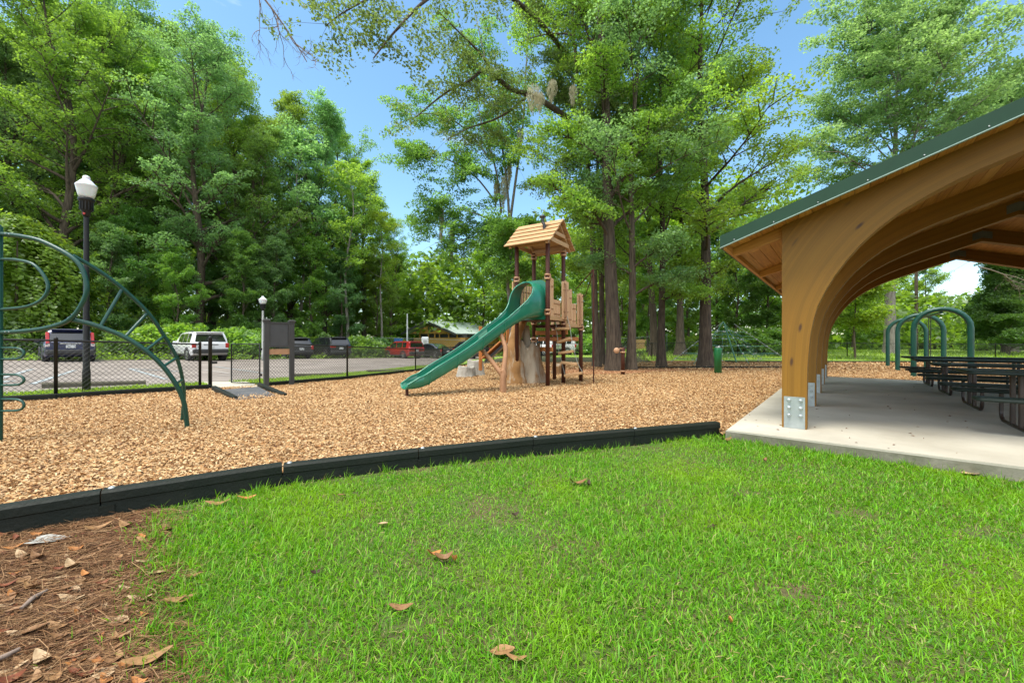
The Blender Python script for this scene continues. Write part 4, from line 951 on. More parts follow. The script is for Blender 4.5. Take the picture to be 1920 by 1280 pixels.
# slide
path = spline([TP(0, -.50, DK-.01), TP(0, -.86, DK-.03), Vector((.12, 10.80, 1.80)), Vector((-.42, 10.42, 1.40)), Vector((-1.2, 9.88, .78)), Vector((-1.95, 9.38, .30)), Vector((-2.2, 9.22, .19)), Vector((-2.45, 9.05, .17))], 7)
acc = [0.]
for i in range(1, len(path)): acc.append(acc[-1]+(path[i]-path[i-1]).length)
TOT = acc[-1]
base_c = [(0, 0), (.35, 0), (.65, .012), (.86, .05), (.97, .14), (1.0, .26), (1.03, .40), (1.02, .55), (.95, .70), (.8, .83), (.58, .92), (.3, .965), (0, .98)]
def section(i):
    s_ = acc[i]; t = (path[min(i+1, len(path)-1)]-path[max(i-1, 0)]); t.z = 0; t.normalize(); nn = Vector((-t.y, t.x, 0))
    wv = interp([0, .3, .6, 1.0, 2.0, TOT-.3, TOT], [.41, .41, .37, .29, .265, .27, .23], s_)
    zr = interp([0, .28, .36, .45, .58, .75, .95, 1.3, TOT-.7, TOT-.25, TOT], [1.0, 1.0, .96, .86, .68, .50, .40, .33, .31, .24, .10], s_)
    pts = []; rim = None
    for k, (a, z_) in enumerate(base_c):
        if rim is None and z_ <= zr: pts.append((a*wv, z_)); last = (a*wv, z_)
        else:
            if rim is None:
                pa, pz = base_c[k-1]; f = (zr-pz)/(z_-pz); rim = (lerp(pa, a, f)*wv, zr)
            pts.append(rim)
    rim = rim or pts[-1]
    return [path[i]+nn*a+Vector((0, 0, z_)) for a, z_ in reversed(pts)]+[path[i]-nn*a+Vector((0, 0, z_)) for a, z_ in pts[1:]], path[i]+nn*rim[0]+Vector((0, 0, rim[1])), path[i]-nn*rim[0]+Vector((0, 0, rim[1]))
sm = MB(); secs = [section(i) for i in range(len(path))]; nS = len(secs[0][0]); vs = []; fs = []
for sec in secs: vs += sec[0]
for i in range(len(secs)-1):
    for k in range(nS-1): fs.append((i*nS+k, i*nS+k+1, (i+1)*nS+k+1, (i+1)*nS+k))
sm.add(vs, fs, True)
sl_o = sm.build('slide', M['slide_green'], tw)
b = bmesh.new(); b.from_mesh(sl_o.data); bmesh.ops.remove_doubles(b, verts=b.verts, dist=.0008); bmesh.ops.dissolve_degenerate(b, edges=b.edges, dist=.0005); bmesh.ops.recalc_face_normals(b, faces=b.faces); b.to_mesh(sl_o.data); b.free()
md = sl_o.modifiers.new('thickness', 'SOLIDIFY'); md.thickness = .02; md.offset = 0
open_i = [i for i in range(len(path)) if acc[i] > .30]
lft = [secs[i][1] for i in open_i]; rgt = [secs[i][2] for i in open_i]
mb = MB(); mb.tube(list(reversed(lft))+rgt, .02, 8); mb.tube([secs[-1][1]]+secs[-1][0][8:-8]+[secs[-1][2]], .018, 8); mb.build('rim', M['slide_green'], sl_o)
mb = MB()
for fr_ in (.34, .52, .70, .87):
    i = min(range(len(acc)), key=lambda k: abs(acc[k]-fr_*TOT)); sec = [p+Vector((0, 0, -.012)) for p in secs[i][0]]
    pts_ = []
    for p in sec:
        if not pts_ or (p-pts_[-1]).length > .004: pts_.append(p)
    c_ = path[i]+Vector((0, 0, .15)); pts_ = [c_+(p-c_)*1.035 for p in pts_]; mb.tube(pts_, .016, 6)
mb.build('joint_flange', M['slide_green'], sl_o)
# entry panel with its opening
mb = MB(); hole = [(a*.41, z_) for a, z_ in base_c]; hole = [(-a, z_) for a, z_ in hole]+[(a, z_) for a, z_ in reversed(hole)][1:-1]
vs = []; 
for a, z_ in hole:
    da, dz = a, z_-.49; k = max(abs(da)/.455, abs(dz)/.56); vs.append((a, z_)); vs.append((da/k, .49+dz/k))
n = len(hole); V_ = [TP(a, -.50+o, DK-.01+z_) for o in (0, .04) for a, z_ in vs]; fs = []
for i in range(n):
    j = (i+1) % n; fs += [(2*i, 2*i+1, 2*j+1, 2*j), (2*n+2*i, 2*n+2*j, 2*n+2*j+1, 2*n+2*i+1), (2*i+1, 2*n+2*i+1, 2*n+2*j+1, 2*j+1)]
mb.add(V_, fs); mb.build('entry_panel', M['slide_green'], sl_o, fix=True)
i0 = min(range(len(acc)), key=lambda k: abs(acc[k]-.40*TOT)); r0_, r1_ = secs[i0][2], secs[i0+2][2]; b0_, b1_ = [secs[k][0][len(base_c)+2] for k in (i0, i0+2)]
nw = (r1_-r0_).cross(b0_-r0_).normalized(); nw = nw if nw.y < 0 else -nw
mb = MB(); mb.add([r0_.lerp(b0_, .25)+nw*.016, r0_.lerp(b0_, .75)+nw*.016, r1_.lerp(b1_, .75)+nw*.016, r1_.lerp(b1_, .25)+nw*.016], [(0, 1, 2, 3)]); M['sticker'] = mat('sticker', (.10, .26, .17), (.14, .30, .20), .5, 9, 4); mb.build('sticker', M['sticker'], sl_o)
p = path[-3]; mb = MB(); mb.cyl((p.x, p.y, -.1), (p.x, p.y, .2), .035, 10); mb.build('slide_foot', M['brown_post'], sl_o)
# forked log that carries the slide
mb = MB()
mb.tube(spline([W(944, 742, 9.8), W(943, 715, 9.82), W(944, 699, 9.85), W(940, 694, 9.86)], 4), [.085]*4+[.08]*4+[.075]*4+[.06], 12)
mb.tube(spline([W(942, 703, 9.85), W(932, 690, 9.92), W(918, 672, 10.05), W(901, 653, 10.2)], 4), [.065]*4+[.058]*4+[.052]*4+[.048], 10)
mb.tube(spline([W(943, 704, 9.85), W(946, 680, 9.95), W(948, 655, 10.1), W(944, 640, 10.2), W(937, 622, 10.3)], 4), [.07]*4+[.062]*4+[.06]*4+[.055]*4+[.05], 10)
b_ = mb.build('support_log', M['log'], sl_o)
# stump
def stump(name, c, r, zt, par, m, seed=0, lobes=7, wild=.12):
    vs = []; fs = []; n = 44; lv = 14; rr = random.Random(seed)
    for j in range(lv+3):
        for k in range(n):
            a = 2*PI*k/n; f = min(1, j/lv); top = zt(a)
            z = -.12+(top+.12)*f
            ra = r*(1.0-.18*f+.25*(1-f)**3)*(1+wild*math.sin(lobes*a+seed+.8*f)*(.5+.6*(1-f))+.05*math.sin(17*a+seed*2+3*f)*(1-.3*f)+.03*math.sin(29*a+5*f)+.16*mnoise.noise(Vector((math.cos(a)*2, math.sin(a)*2, z*2+seed))))
            if j == lv+1: ra *= .82; z = top-.03
            if j == lv+2: ra *= .55; z = min(top-.25, 1.0)
            vs.append((c[0]+ra*math.cos(a), c[1]+ra*math.sin(a), c[2]+z))
    for j in range(lv+2):
        for k in range(n): fs.append((j*n+k, j*n+(k+1) % n, (j+1)*n+(k+1) % n, (j+1)*n+k))
    fs.append(tuple((lv+2)*n+k for k in range(n)))
    return MB().add(vs, fs, True).build(name, m, par)
def ztop(a):
    d = math.cos(a-math.radians(235)); return 1.10+.10*math.sin(5*a)+.05*math.sin(9*a)+.12*max(0, d)+.2*max(0, math.cos(a-math.radians(120)))
stp = stump('tree_stump', (.46, 12.25, 0), .50, ztop, tw, M['stump'], 3)
mb = MB(); mb.tube(spline([W(968, 724, 11.85), W(966, 690, 11.85), W(963, 655, 11.9), (W(968, 625, 12.0)), W(978, 600, 12.15), W(984, 588, 12.2)], 5), [.34]*3+[.27]*4+[.22]*5+[.19]*6+[.17]*5+[.13]*3, 14)
ot = mb.build('old_trunk', M['stump_brown'], stp)
for v_ in ot.data.vertices:
    c_ = v_.co; k_ = 1+.35*mnoise.noise(Vector((c_.x*4, c_.y*4, c_.z*1.3))); v_.co.x += .05*mnoise.noise(Vector((c_.x*9, c_.y*9, c_.z*2))); v_.co.y += .05*mnoise.noise(Vector((c_.y*9, c_.x*9, c_.z*2+5)))
mb = MB(); mb.tube(spline([W(990, 690, 12.1), W(988, 650, 12.15), W(985, 612, 12.3)], 4), .13, 10); mb.build('dead_branch', M['stump'], stp)
# step ladder on ropes
st = [((1043, 616), (1069, 616), 11.9), ((1046, 642), (1071, 634), 11.85), ((1048, 662), (1076, 658), 11.8), ((1053, 679), (1083, 683), 11.75), ((1059, 704), (1092, 699), 11.7)]
for (a, c_, y_) in st:
    A, B = W(*a, y_), W(*c_, y_-.25); mb = MB(); mb.bar(A, B, .17, .075, bev=.012); mb.build('step', M['tan_plank'], tw)
mb = MB()
for j in (0, 1):
    pts_ = [W(*(s_[j]), s_[2]-.25*j)+Vector((0, 0, .03)) for s_ in st]; pts_ = [W(1041+22*j, 592, 11.9)]+pts_
    mb.tube(pts_, .009, 5)
mb.build('ladder_cable', M['rope_grey'], tw)
mb = MB(); p = G(1113, 718); mb.tube([(p.x, p.y, -.1), (p.x, p.y, 3.40)], .022, 8); tp = Vector((p.x, p.y, 3.42))
mb.tube([tp, W(1081, 541, 12.6)], .016, 6); mb.tube([tp+Vector((0, 0, -.1)), W(1104, 535, 12.2), W(1098, 553, 12.3), W(1092, 556, 12.5)], .014, 6); mb.build('climbing_pole', M['brown_post'], tw)
# lower climbing ramp behind the slide
for (a, z0, z1) in (((901, 13.1), .3, 1.75), ((952, 13.0), 1.2, 1.85), ((944, 13.2), 1.2, 1.8)):
    x_ = (a[0]-960)*a[1]/F; mb = MB(); mb.box((x_, a[1], (z0+z1)/2), (.11, .05, z1-z0), .3, bev=.008); mb.build('ramp_panel', M['orange_plank'], tw)
mb = MB()
A, B = W(906, 672, 13.0), W(941, 640, 12.9); nn = Vector((.45, .9, 0))
for k in range(4): mb.bar(A+nn*(.14*k-.1), B+nn*(.14*k-.1), .13, .05, bev=.008)
mb.build('ramp_boards', M['orange_plank'], tw)
mb = MB(); mb.bar(A+nn*.1+Vector((.05, 0, -.09)), B+nn*.1+Vector((.05, 0, -.09)), .4, .08); mb.build('ramp_frame', M['black_metal'], tw)
# separate stepping blocks
q = G(874, 706); tag(stump('stone_block', q, .34, lambda a: .36+.03*math.sin(3*a), None, M['rock'], 5, 3, .05), 'low pale stone stepping block behind the slide', 'stepping block', 'stepping blocks beside the tower')
q = G(889, 704); q.y += .25; tag(stump('stone_block', q, .33, lambda a: .58+.04*math.sin(2*a+1), None, M['rock'], 8, 3, .05), 'taller pale stone stepping block behind the low one', 'stepping block', 'stepping blocks beside the tower')
q = G(1046, 701); tag(stump('stump_block', q, .24, lambda a: .36+.06*math.sin(a+1), None, M['stump'], 9, 5, .06), 'small cut stump step behind the hanging ladder', 'stepping block', 'stepping blocks beside the tower')
# round activity post and green post
q = G(1168, 702); ap = thing('activity_post', q, 'short dark brown post carrying a round tan disc beside the big trunk', 'play post')
MB().lathe([(.075, -.1), (.075, 1.0), (.05, 1.03), (0, 1.04)], q, 14).build('post', M['brown_post'], ap)
mb = MB()
for z_ in (.13, .85): mb.lathe([(.078, z_-.03), (.1, z_-.025), (.1, z_+.025), (.078, z_+.03)], q, 14)
mb.build('collar', M['tan_collar'], ap)
mb = MB(); mb.tube([q+Vector((0, -.02, .97)), q+Vector((-.12, -.08, 1.0)), q+Vector((-.22, -.12, .95))], .018, 6)
mb.lathe([(.10, -.015), (.11, 0), (.10, .015)], M=Matrix.Translation(q+Vector((-.28, -.14, .92))) @ Vector((-.3, -1, .1)).to_track_quat('Z', 'Y').to_matrix().to_4x4(), n=18); mb.build('disc', M['tan_collar'], ap)
q = G(1346, 699); gp = thing('drum_post', q, 'smooth green cylinder post standing in the chips near the rope net', 'play post')
MB().lathe([(.14, -.1), (.14, .95), (.135, .985), (.12, 1.0), (0, 1.0)], q, 24).build('cylinder', M['post_green'], gp)
mb = MB(); mb.box(q+Vector((0, 0, 1.03)), (.14, .14, .05), .4, bev=.015); mb.box(q+Vector((.05, .02, 1.07)), (.04, .04, .06), .3); mb.build('cap_fitting', M['clamp'], gp)
# rope net climber
nq = G(1360, 679); YN = nq.y
nt_ = thing('net_climber', nq, 'teal rope pyramid climbing net on a leaning mast behind the tree', 'net climber')
mb = MB(); mast_b = W(1381, 671, YN-.6); mast_b.z = 0; top = W(1356, 603, YN); mb.tube([mast_b, top], .04, 10); mb.build('mast', M['rope'], nt_)
anch = [W(1256, 668, YN-.5), W(1300, 674, YN-2.6), W(1405, 678, YN-2.4), W(1482, 674, YN-.2), W(1420, 667, YN+2.6), W(1320, 667, YN+2.8)]
for a in anch: a.z = .0
mb = MB(); rg = MB(); cl_ = MB()
tops = [top]*6; tops[3] = W(1376, 607, YN)
for i, a in enumerate(anch):
    (rg if i in (0, 3) else mb).tube([tops[i], a], .017, 5)
lev = (.22, .40, .58, .76, .9)
for f in lev:
    pts_ = [tops[i].lerp(a, f) for i, a in enumerate(anch)]
    for i in range(6):
        p, q = pts_[i], pts_[(i+1) % 6]; m_ = (p+q)/2+Vector((0, 0, -.05)); c_ = Vector((top.x, top.y, m_.z)); m_ = m_.lerp(c_, .18)
        mb.tube([p, m_, q], .012, 5)
        if f < .85:
            f2 = lev[lev.index(f)+1]; p2 = tops[i].lerp(anch[i], f2); q2 = tops[(i+1) % 6].lerp(anch[(i+1) % 6], f2); mb.tube([m_, ((p2+q2)/2).lerp(c_, .15)], .011, 5)
        for w_ in (p, m_): cl_.box(w_, (.07, .07, .08), .5)
for f in (.3, .6, .85):                                                     # inner net
    for i in range(6): mb.tube([top.lerp(mast_b, f), tops[i].lerp(anch[i], f*.8+.1)], .011, 5)
mb.build('climbing_net', M['rope'], nt_); rg.build('guy_rope', M['rope_grey'], nt_); cl_.build('clamps', M['clamp'], nt_)
# arched swing
sw = thing('arch_swing', G(1713, 706), 'green arched swing frame of three hoops beyond the picnic tables', 'swing frame')
tops_ = []
for px, yb, ytop in ((1713, 706, 582), (1683, 695, 596), (1664.5, 687, 606)):
    L0 = G(px, yb); wd = 1.36; zt = 2.38; mb = MB(); pts_ = [L0+Vector((0, 0, -.1)), L0+Vector((0, 0, zt-wd/2-.05))]
    for k in range(13):
        a = PI-PI*k/12; pts_.append(L0+SV*(wd/2+wd/2*math.cos(a))+Vector((0, 0, zt-wd/2+wd/2*math.sin(a))))
    pts_ += [L0+SV*wd+Vector((0, 0, zt-wd/2-.05)), L0+SV*wd+Vector((0, 0, -.1))]
    mb.tube(pts_, .082, 12); mb.build('hoop', M['green_tube'], sw); tops_.append(L0+SV*wd/2+Vector((0, 0, zt-.02)))
mb = MB(); mb.tube([tops_[0]+Vector((0, 0, -.1)), tops_[2]+Vector((0, 0, -.1))], .045, 8); mb.build('cross_beam', M['green_tube'], sw)
for i, lb in ((0, 'black belt swing seat hanging on chains from the arched frame'), (1, 'black bucket swing hanging between the farther two hoops')):
    c = tops_[i].lerp(tops_[i+1], .5); s_ = thing('swing_seat', c, lb, 'swing'); z0 = .62
    mb = MB()
    for k in (-.24, .24):
        tpp = c+TU*k+Vector((0, 0, -.14)); bt = Vector((c.x, c.y, z0+.05))+TU*k*.9; n_l = 40
        mb.tube([tpp, bt], .012, 5)
    mb.build('hanging_chain', M['black_metal'], s_)
    mb = MB(); pts_ = [Vector((c.x, c.y, z0+.05))+TU*(.22*k/3)+Vector((0, 0, .0 if abs(k) < 3 else .03)) for k in (-3, -2, -1, 0, 1, 2, 3)]
    for k in range(6): mb.bar(pts_[k]+Vector((0, 0, -.01)), pts_[k+1]+Vector((0, 0, -.01)), .16, .02)
    if i == 1:
        for k in (-.09, .09): mb.bar(Vector((c.x, c.y, z0+.2))+SV*k+TU*-.2, Vector((c.x, c.y, z0+.2))+SV*k+TU*.2, .03, .3)
    mb.build('seat', M['black_metal'], s_)

# ------------------------------------------------------------------ park building far across the lot
YB = 50.0; zb = -.42
bd = thing('park_building', ((815-960)*YB/F, YB, zb), 'low yellow park building with green gable roof and round wreath emblem', 'building')
M['yellow_wall'] = mat('yellow_wall', (.40, .22, .04), (.33, .18, .035), .8, .8, 5)
M['dark_trim'] = mat('dark_trim', (.02, .028, .02), (.03, .035, .025), .7, 2, 4)
M['pale_roof'] = mat('pale_roof', (.44, .52, .48), (.37, .45, .41), .45, .6, 4)
def BP(px, py): return W(px, py, YB)
D = Vector((.58, .81, 0))*9
def quad_prism(nm, pts, d0, d1, m, par=bd):
    mb = MB(); dd = D.normalized(); n = len(pts); vs = [p+dd*d0 for p in pts]+[p+dd*d1 for p in pts]
    mb.add(vs, [tuple(range(n)), tuple(range(n, 2*n))]+[(i, (i+1) % n, n+(i+1) % n, n+i) for i in range(n)]); return mb.build(nm, m, par, fix=True)
def bx(px): return (px-960)*YB/F
zt = lambda py: EYE-(py-HOR)*YB/F
wl = quad_prism('wall', [Vector((bx(776), YB, zb-.3)), Vector((bx(872), YB, zb-.3)), Vector((bx(872), YB, zt(633))), Vector((bx(776), YB, zt(633)))], 0, 8.5, M['yellow_wall'])
quad_prism('gable', [Vector((bx(770), YB, zt(625.5))), Vector((bx(854), YB, zt(625.5))), Vector((bx(809), YB, zt(608)))], -.05, .1, M['yellow_wall'])
quad_prism('window_band', [Vector((bx(778), YB, zt(633))), Vector((bx(870), YB, zt(633))), Vector((bx(870), YB, zt(626))), Vector((bx(778), YB, zt(626)))], .6, 8, M['dark_trim'])
for px in (787, 803, 815, 824, 841, 857):
    mb = MB(); mb.box((bx(px), YB+.1, (zt(633)+zt(625))/2), (.14, .14, zt(625)-zt(633))); mb.build('window_post', M['yellow_wall'], bd)
apex = Vector((bx(806), YB, zt(602.5)))
for sgn, ex_p, ey_p in ((-1, 761, 626), (1, 862, 626.5)):
    e_ = Vector((bx(ex_p), YB, zt(ey_p))); dd = D.normalized(); up = Vector((0, 0, .12)); mb = MB()
    vs = [apex-dd*.7, e_-dd*.7, e_+dd*9, apex+dd*9]; vs2 = [v_+up for v_ in vs]
    mb.add(vs+vs2, [(0, 1, 2, 3), (4, 5, 6, 7), (0, 1, 5, 4), (1, 2, 6, 5), (2, 3, 7, 6), (3, 0, 4, 7)]); ro = mb.build('roof', M['pale_roof'], bd, fix=True)
    mb = MB(); vs = [apex-dd*.72+Vector((0, 0, -.16)), e_-dd*.72+Vector((0, 0, -.16)), e_-dd*.72+up, apex-dd*.72+up]; mb.add(vs+[v_-dd*.05 for v_ in vs], [(0, 1, 2, 3), (4, 5, 6, 7), (0, 1, 5, 4), (2, 3, 7, 6)]); mb.build('barge_board', M['dark_trim'], ro, fix=True)
M['wreath'] = mat('wreath', (.02, .07, .03), (.035, .1, .045), .7, 9, 4)
c = Vector((bx(809), YB-.12, zt(615.5))); emb = MB(); emb.tube([c+Vector((.36*math.cos(2*PI*k/20), 0, .36*math.sin(2*PI*k/20))) for k in range(20)], .075, 6, closed=True)
for k in range(5): a = math.radians(30+30*k); emb.bar(c+Vector((0, -.01, -.18)), c+Vector((.27*math.cos(a), -.01, -.12+.36*math.sin(a))), .03, .05)
emb.build('emblem', M['wreath'], bd)
MB().lathe([(.10, -.08), (.12, 0), (.08, .09), (0, .12)], Vector((bx(804), YB-.9, zt(606))), 10).build('gable_light', M['lamp_glass'], bd)
M['blue'] = mat('blue', (.02, .17, .50), (.02, .14, .42), .6, 4, 3)
M['white_paint'] = mat('white_paint', (.75, .76, .76), (.66, .68, .68), .5, 3, 4)
q = Vector((bx(764), 46, height(bx(764), 46))); bs = thing('blue_bin', q, 'blue box on legs beside the pale pole behind the red car', 'bin')
mb = MB(); mb.box(q+Vector((0, 0, 1.72)), (.95, .6, .42), .2, bev=.03); mb.build('box', M['blue'], bs)
mb = MB()
for k in (-.35, .35): mb.cyl(q+Vector((k, 0, -.1)), q+Vector((k, 0, 1.55)), .04, 6)
mb.build('leg', M['pole_grey'], bs)
q = Vector(((763.5-960)*44/F, 44, height(-11.6, 44))); mb = MB(); mb.cyl(q+Vector((0, 0, -.2)), Vector((q.x, q.y, EYE+54*44/F)), .10, 8, .07)
tag(mb.build('pale_pole', M['white_paint']), 'slim white pole rising beside the park building', 'pole')
q = Vector(((797-960)*43/F, 43, height(-9.4, 43))); pb = thing('white_box', q, 'white rounded cabinet in front of the yellow building', 'cabinet')
mb = MB(); mb.box(q+Vector((0, 0, 1.05)), (.75, .6, 2.1), .2, bev=.08); mb.build('body', M['white_paint'], pb)
mb = MB(); mb.box(q+Vector((0, -.32, 1.2)), (.5, .02, 1.2), .0, bev=.008); mb.build('door', M['pole_grey'], pb)
for px, Y_, y0, lb in ((1213.5, 40, 600, 'thin grey pole seen between the tree trunks'), (1718, 52, 470, 'dark utility pole behind the swing hoops')):
    x_ = (px-960)*Y_/F; z0 = height(x_, Y_); mb = MB(); mb.cyl((x_, Y_, z0-.3), (x_, Y_, EYE-(y0-HOR)*Y_/F), .11 if px < 1500 else .2, 8, .09 if px < 1500 else .16)
    tag(mb.build('utility_pole', M['pole_grey'] if px < 1500 else M['bark']), lb, 'pole')
q0, q1 = W(1260, 655, 46), W(1218, 655, 46); qa = Vector((q0.x-1.3, 46, -.3))
ob = MB(); ob.box((q0.x-1.1, 46, .62), (7.5, .3, 1.9)); tag(ob.build('plywood_wall', M['tan_plank']), 'low tan board wall far behind the tree trunks', 'wall')
w1, w2 = W(1788, 507, 75), W(1925, 395, 40)
pw = MB(); pw.tube([w1.lerp(w2, k/12)+Vector((0, 0, -.6*math.sin(PI*k/12))) for k in range(13)], .018, 4); tag(pw.build('overhead_wire', M['black_metal']), 'thin overhead wire crossing the pale sky under the roof', 'wire')
# ------------------------------------------------------------------ parked cars
def carpaint(nm, c):
    m, t, b = newmat(nm); b.inputs['Base Color'].default_value = (*c, 1); b.inputs['Roughness'].default_value = .3; b.inputs['Coat Weight'].default_value = .8; b.inputs['Coat Roughness'].default_value = .05
    n = t.nodes; z = n.new('ShaderNodeTexNoise'); z.inputs['Scale'].default_value = 3; r = n.new('ShaderNodeMapRange'); r.inputs[3].default_value = .25; r.inputs[4].default_value = .42
    t.links.new(z.outputs[0], r.inputs[0]); t.links.new(r.outputs[0], b.inputs['Roughness']); return m
M['glass'] = glassmat('car_glass', (.012, .014, .016)); M['tyre'] = mat('tyre', (.012, .012, .012), (.02, .02, .02), .8, 9, 3)
M['rim'] = mat('rim', (.5, .51, .52), (.4, .41, .42), .3, 8, 2, metal=.8); M['plastic'] = mat('plastic', (.02, .02, .021), (.03, .03, .03), .6, 9, 3)
M['tail'] = mat('tail', (.42, .012, .012), (.36, .01, .01), .15, 6, 2, coat=.6); M['plate'] = mat('plate', (.62, .63, .60), (.50, .52, .52), .4, 22, 2); M['chrome'] = mat('chrome', (.7, .7, .7), (.6, .6, .6), .15, 4, 2, metal=.9)
M['lamp_white'] = mat('lamp_white', (.7, .62, .6), (.6, .5, .48), .2, 5, 2, coat=.5)
def make_car(px, Y, head, label, paint, L=4.6, Wd=1.86, H=1.7, kind='suv', tail='high', gc=.24, wr=.36, twotone=False):
    x0 = (px-960)*Y/F; z0 = height(x0, Y)-.01
    t = thing('parked_car', (0, 0, 0), label, 'car', 'cars parked in the lot')
    zb = H*.60 if kind != 'sedan' else H*.63
    if kind == 'suv': top = [(0, zb-.02), (.04, zb+.02), (.30, H-.13), (.42, H-.03), (1.2, H), (2.3, H-.01), (2.75, H-.06), (3.55, zb+.06), (3.75, zb+.02), (L-.25, zb-.10), (L, zb-.35)]
    elif kind == 'box': top = [(0, zb), (.03, zb+.04), (.12, H-.12), (.22, H-.03), (1.1, H), (2.3, H-.03), (2.6, H-.1), (3.05, zb+.08), (3.2, zb+.04), (L-.2, zb-.08), (L, zb-.32)]
    else: top = [(0, zb-.10), (.05, zb+.0), (.55, zb+.05), (1.35, H-.10), (1.75, H-.01), (2.3, H), (2.7, H-.05), (3.5, zb+.08), (3.7, zb+.03), (L-.25, zb-.12), (L, zb-.34)]
    sx = sorted(set([0, .02, .06, .12, .2, .3, .42]+[L*k/26 for k in range(1, 27)]))
    tx, tz = [p[0] for p in top], [p[1] for p in top]; hw0 = Wd/2
    def hwf(x): return hw0*(1-.10*max(0, 1-x/.35)**2-.22*max(0, 1-(L-x)/.7)**2)
    rfk = .80 if kind != 'box' else .84
    def sec(x):
        tp = interp(tx, tz, x); hw = hwf(x); bz = gc+.12*max(0, 1-x/.4)+.06*max(0, 1-(L-x)/.4)
        zb_ = min(zb, tp-.02); g = max(0, min(1, (tp-zb)/(H-zb))); rf = lerp(.93, rfk, g)
        return [(hw*.93, bz), (hw*.995, bz+.16), (hw, (bz+zb_)/2+.1), (hw*.985, zb_-.06), (hw*.955, zb_), (lerp(hw*.93, hw0*rf, min(1, g*1.5)), max(zb_+.004, tp-.07)), (hw0*rf*.86, tp-.004), (hw0*.35, tp+.014), (0, tp+.018)]
    mb = MB(); vs = []; fs = []
    for x in sx:
        s_ = sec(x); vs += [(x, y_, z_) for y_, z_ in s_]+[(x, -y_, z_) for y_, z_ in reversed(s_[:-1])]
    n = 17
    for i in range(len(sx)-1):
        for k in range(n-1): fs.append((i*n+k, i*n+k+1, (i+1)*n+k+1, (i+1)*n+k))
        fs.append((i*n+n-1, i*n, (i+1)*n, (i+1)*n+n-1))
    fs += [tuple(range(n)), tuple((len(sx)-1)*n+k for k in reversed(range(n)))]
    mb.add(vs, fs, True); bo = mb.build('body', paint, t, fix=True)
    md_ = bo.modifiers.new('edges', 'EDGE_SPLIT'); md_.split_angle = math.radians(32)
    # side glass
    if kind == 'sedan': segs = [(1.12, 1.45), (1.52, 2.28), (2.36, 3.1)]
    else: segs = [(.50, 1.0), (1.10, 1.85), (1.93, 2.8)]
    for sd_ in (1, -1):
        mb = MB()
        for (a, b_) in segs:
            pts = []
            for k in range(5):
                x = lerp(a, b_, k/4); s_ = sec(x); p4, p5 = Vector(s_[4]), Vector(s_[5])
                lo, hi = p4.lerp(p5, .10), p4.lerp(p5, .93 if x < 2.6 else lerp(.93, .5, (x-2.6)/.5 if kind != 'sedan' else 0)); pts.append(((x, sd_*(lo.x+.012), lo.y), (x, sd_*(hi.x+.012), hi.y)))
            for k in range(4): mb.add([pts[k][0], pts[k+1][0], pts[k+1][1], pts[k][1]], [(0, 1, 2, 3)])
        mb.build('side_window', M['glass'], t)
        mb = MB(); xm = 2.95 if kind != 'sedan' else 3.05; mb.box((xm, sd_*(hw0+.09), zb+.06), (.12, .20, .15), 0, bev=.03); mb.build('mirror', paint, t)
    # rear glass
    if kind == 'sedan': A, B = Vector((.60, 0, zb+.07)), Vector((1.33, 0, H-.11)); wa, wb = hw0*.76, hw0*.66
    elif kind == 'box': A, B = Vector((.045, 0, zb+.10)), Vector((.11, 0, H-.17)); wa, wb = hw0*.80, hw0*.72
    else: A, B = Vector((.075, 0, zb+.10)), Vector((.275, 0, H-.18)); wa, wb = hw0*.80, hw0*.68
    d = (B-A).normalized(); nn = Vector((-d.z, 0, d.x))*.022
    mb = MB(); mb.add([A+nn+Vector((0, wa, 0)), A+nn+Vector((0, -wa, 0)), B+nn+Vector((0, -wb, 0)), B+nn+Vector((0, wb, 0))], [(0, 1, 2, 3)]); mb.build('rear_window', M['glass'], t)
    if kind != 'sedan':
        mb = MB(); mb.box((.25, 0, H-.05), (.34, hw0*1.42, .045), bev=.015); mb.build('spoiler', paint, t)
        if kind == 'suv':
            mb = MB()
            for sd_ in (1, -1): mb.tube([(.7, sd_*hw0*.70, H+.0), (.8, sd_*hw0*.70, H+.05), (2.2, sd_*hw0*.70, H+.05), (2.35, sd_*hw0*.70, H-.01)], .02, 6)
            mb.build('roof_rail', M['plastic'], t)
    mb = MB(); mb.box((.02, 0, gc+.27), (.2, Wd*.93, .26), bev=.06); mb.build('bumper', M['plastic'] if twotone or kind != 'sedan' else paint, t)
    for sd_ in (1, -1):
        mb = MB()
        if tail == 'high':
            mb.box(None, (.1, .13, .62), M=Matrix.Translation((.13, sd_*hw0*.84, zb+.20)) @ Matrix.Rotation(.38, 4, 'Y'), bev=.02)
            mb.build('tail_light', M['tail'], t); mb = MB(); mb.box((.03, sd_*hw0*.84, zb-.16), (.08, .16, .16), bev=.02); mb.build('reverse_light', M['lamp_white'], t)
        elif tail == 'wide': mb.box((.035, sd_*hw0*.70, zb-.10), (.09, .44, .15), bev=.02); mb.build('tail_light', M['tail'], t)
        else: mb.box((.05, sd_*hw0*.845, zb-.13), (.12, .22, .30), bev=.03); mb.build('tail_light', M['tail'], t)
    mb = MB(); mb.box((-.005 if kind != 'box' else .0, 0, zb-.22), (.03, .34, .17), bev=.005); pl = mb.build('license_plate', M['plate'], t)
    mb = MB(); mb.box((.0, 0, zb-.075), (.04, .75, .045), bev=.008); mb.build('tailgate_bar', M['chrome'] if tail == 'high' else M['plastic'], t)
    mb = MB(); mb.box((L*.5, 0, gc+.06), (L*.5, Wd*1.0, .12), bev=.03); mb.build('sill', M['plastic'], t)
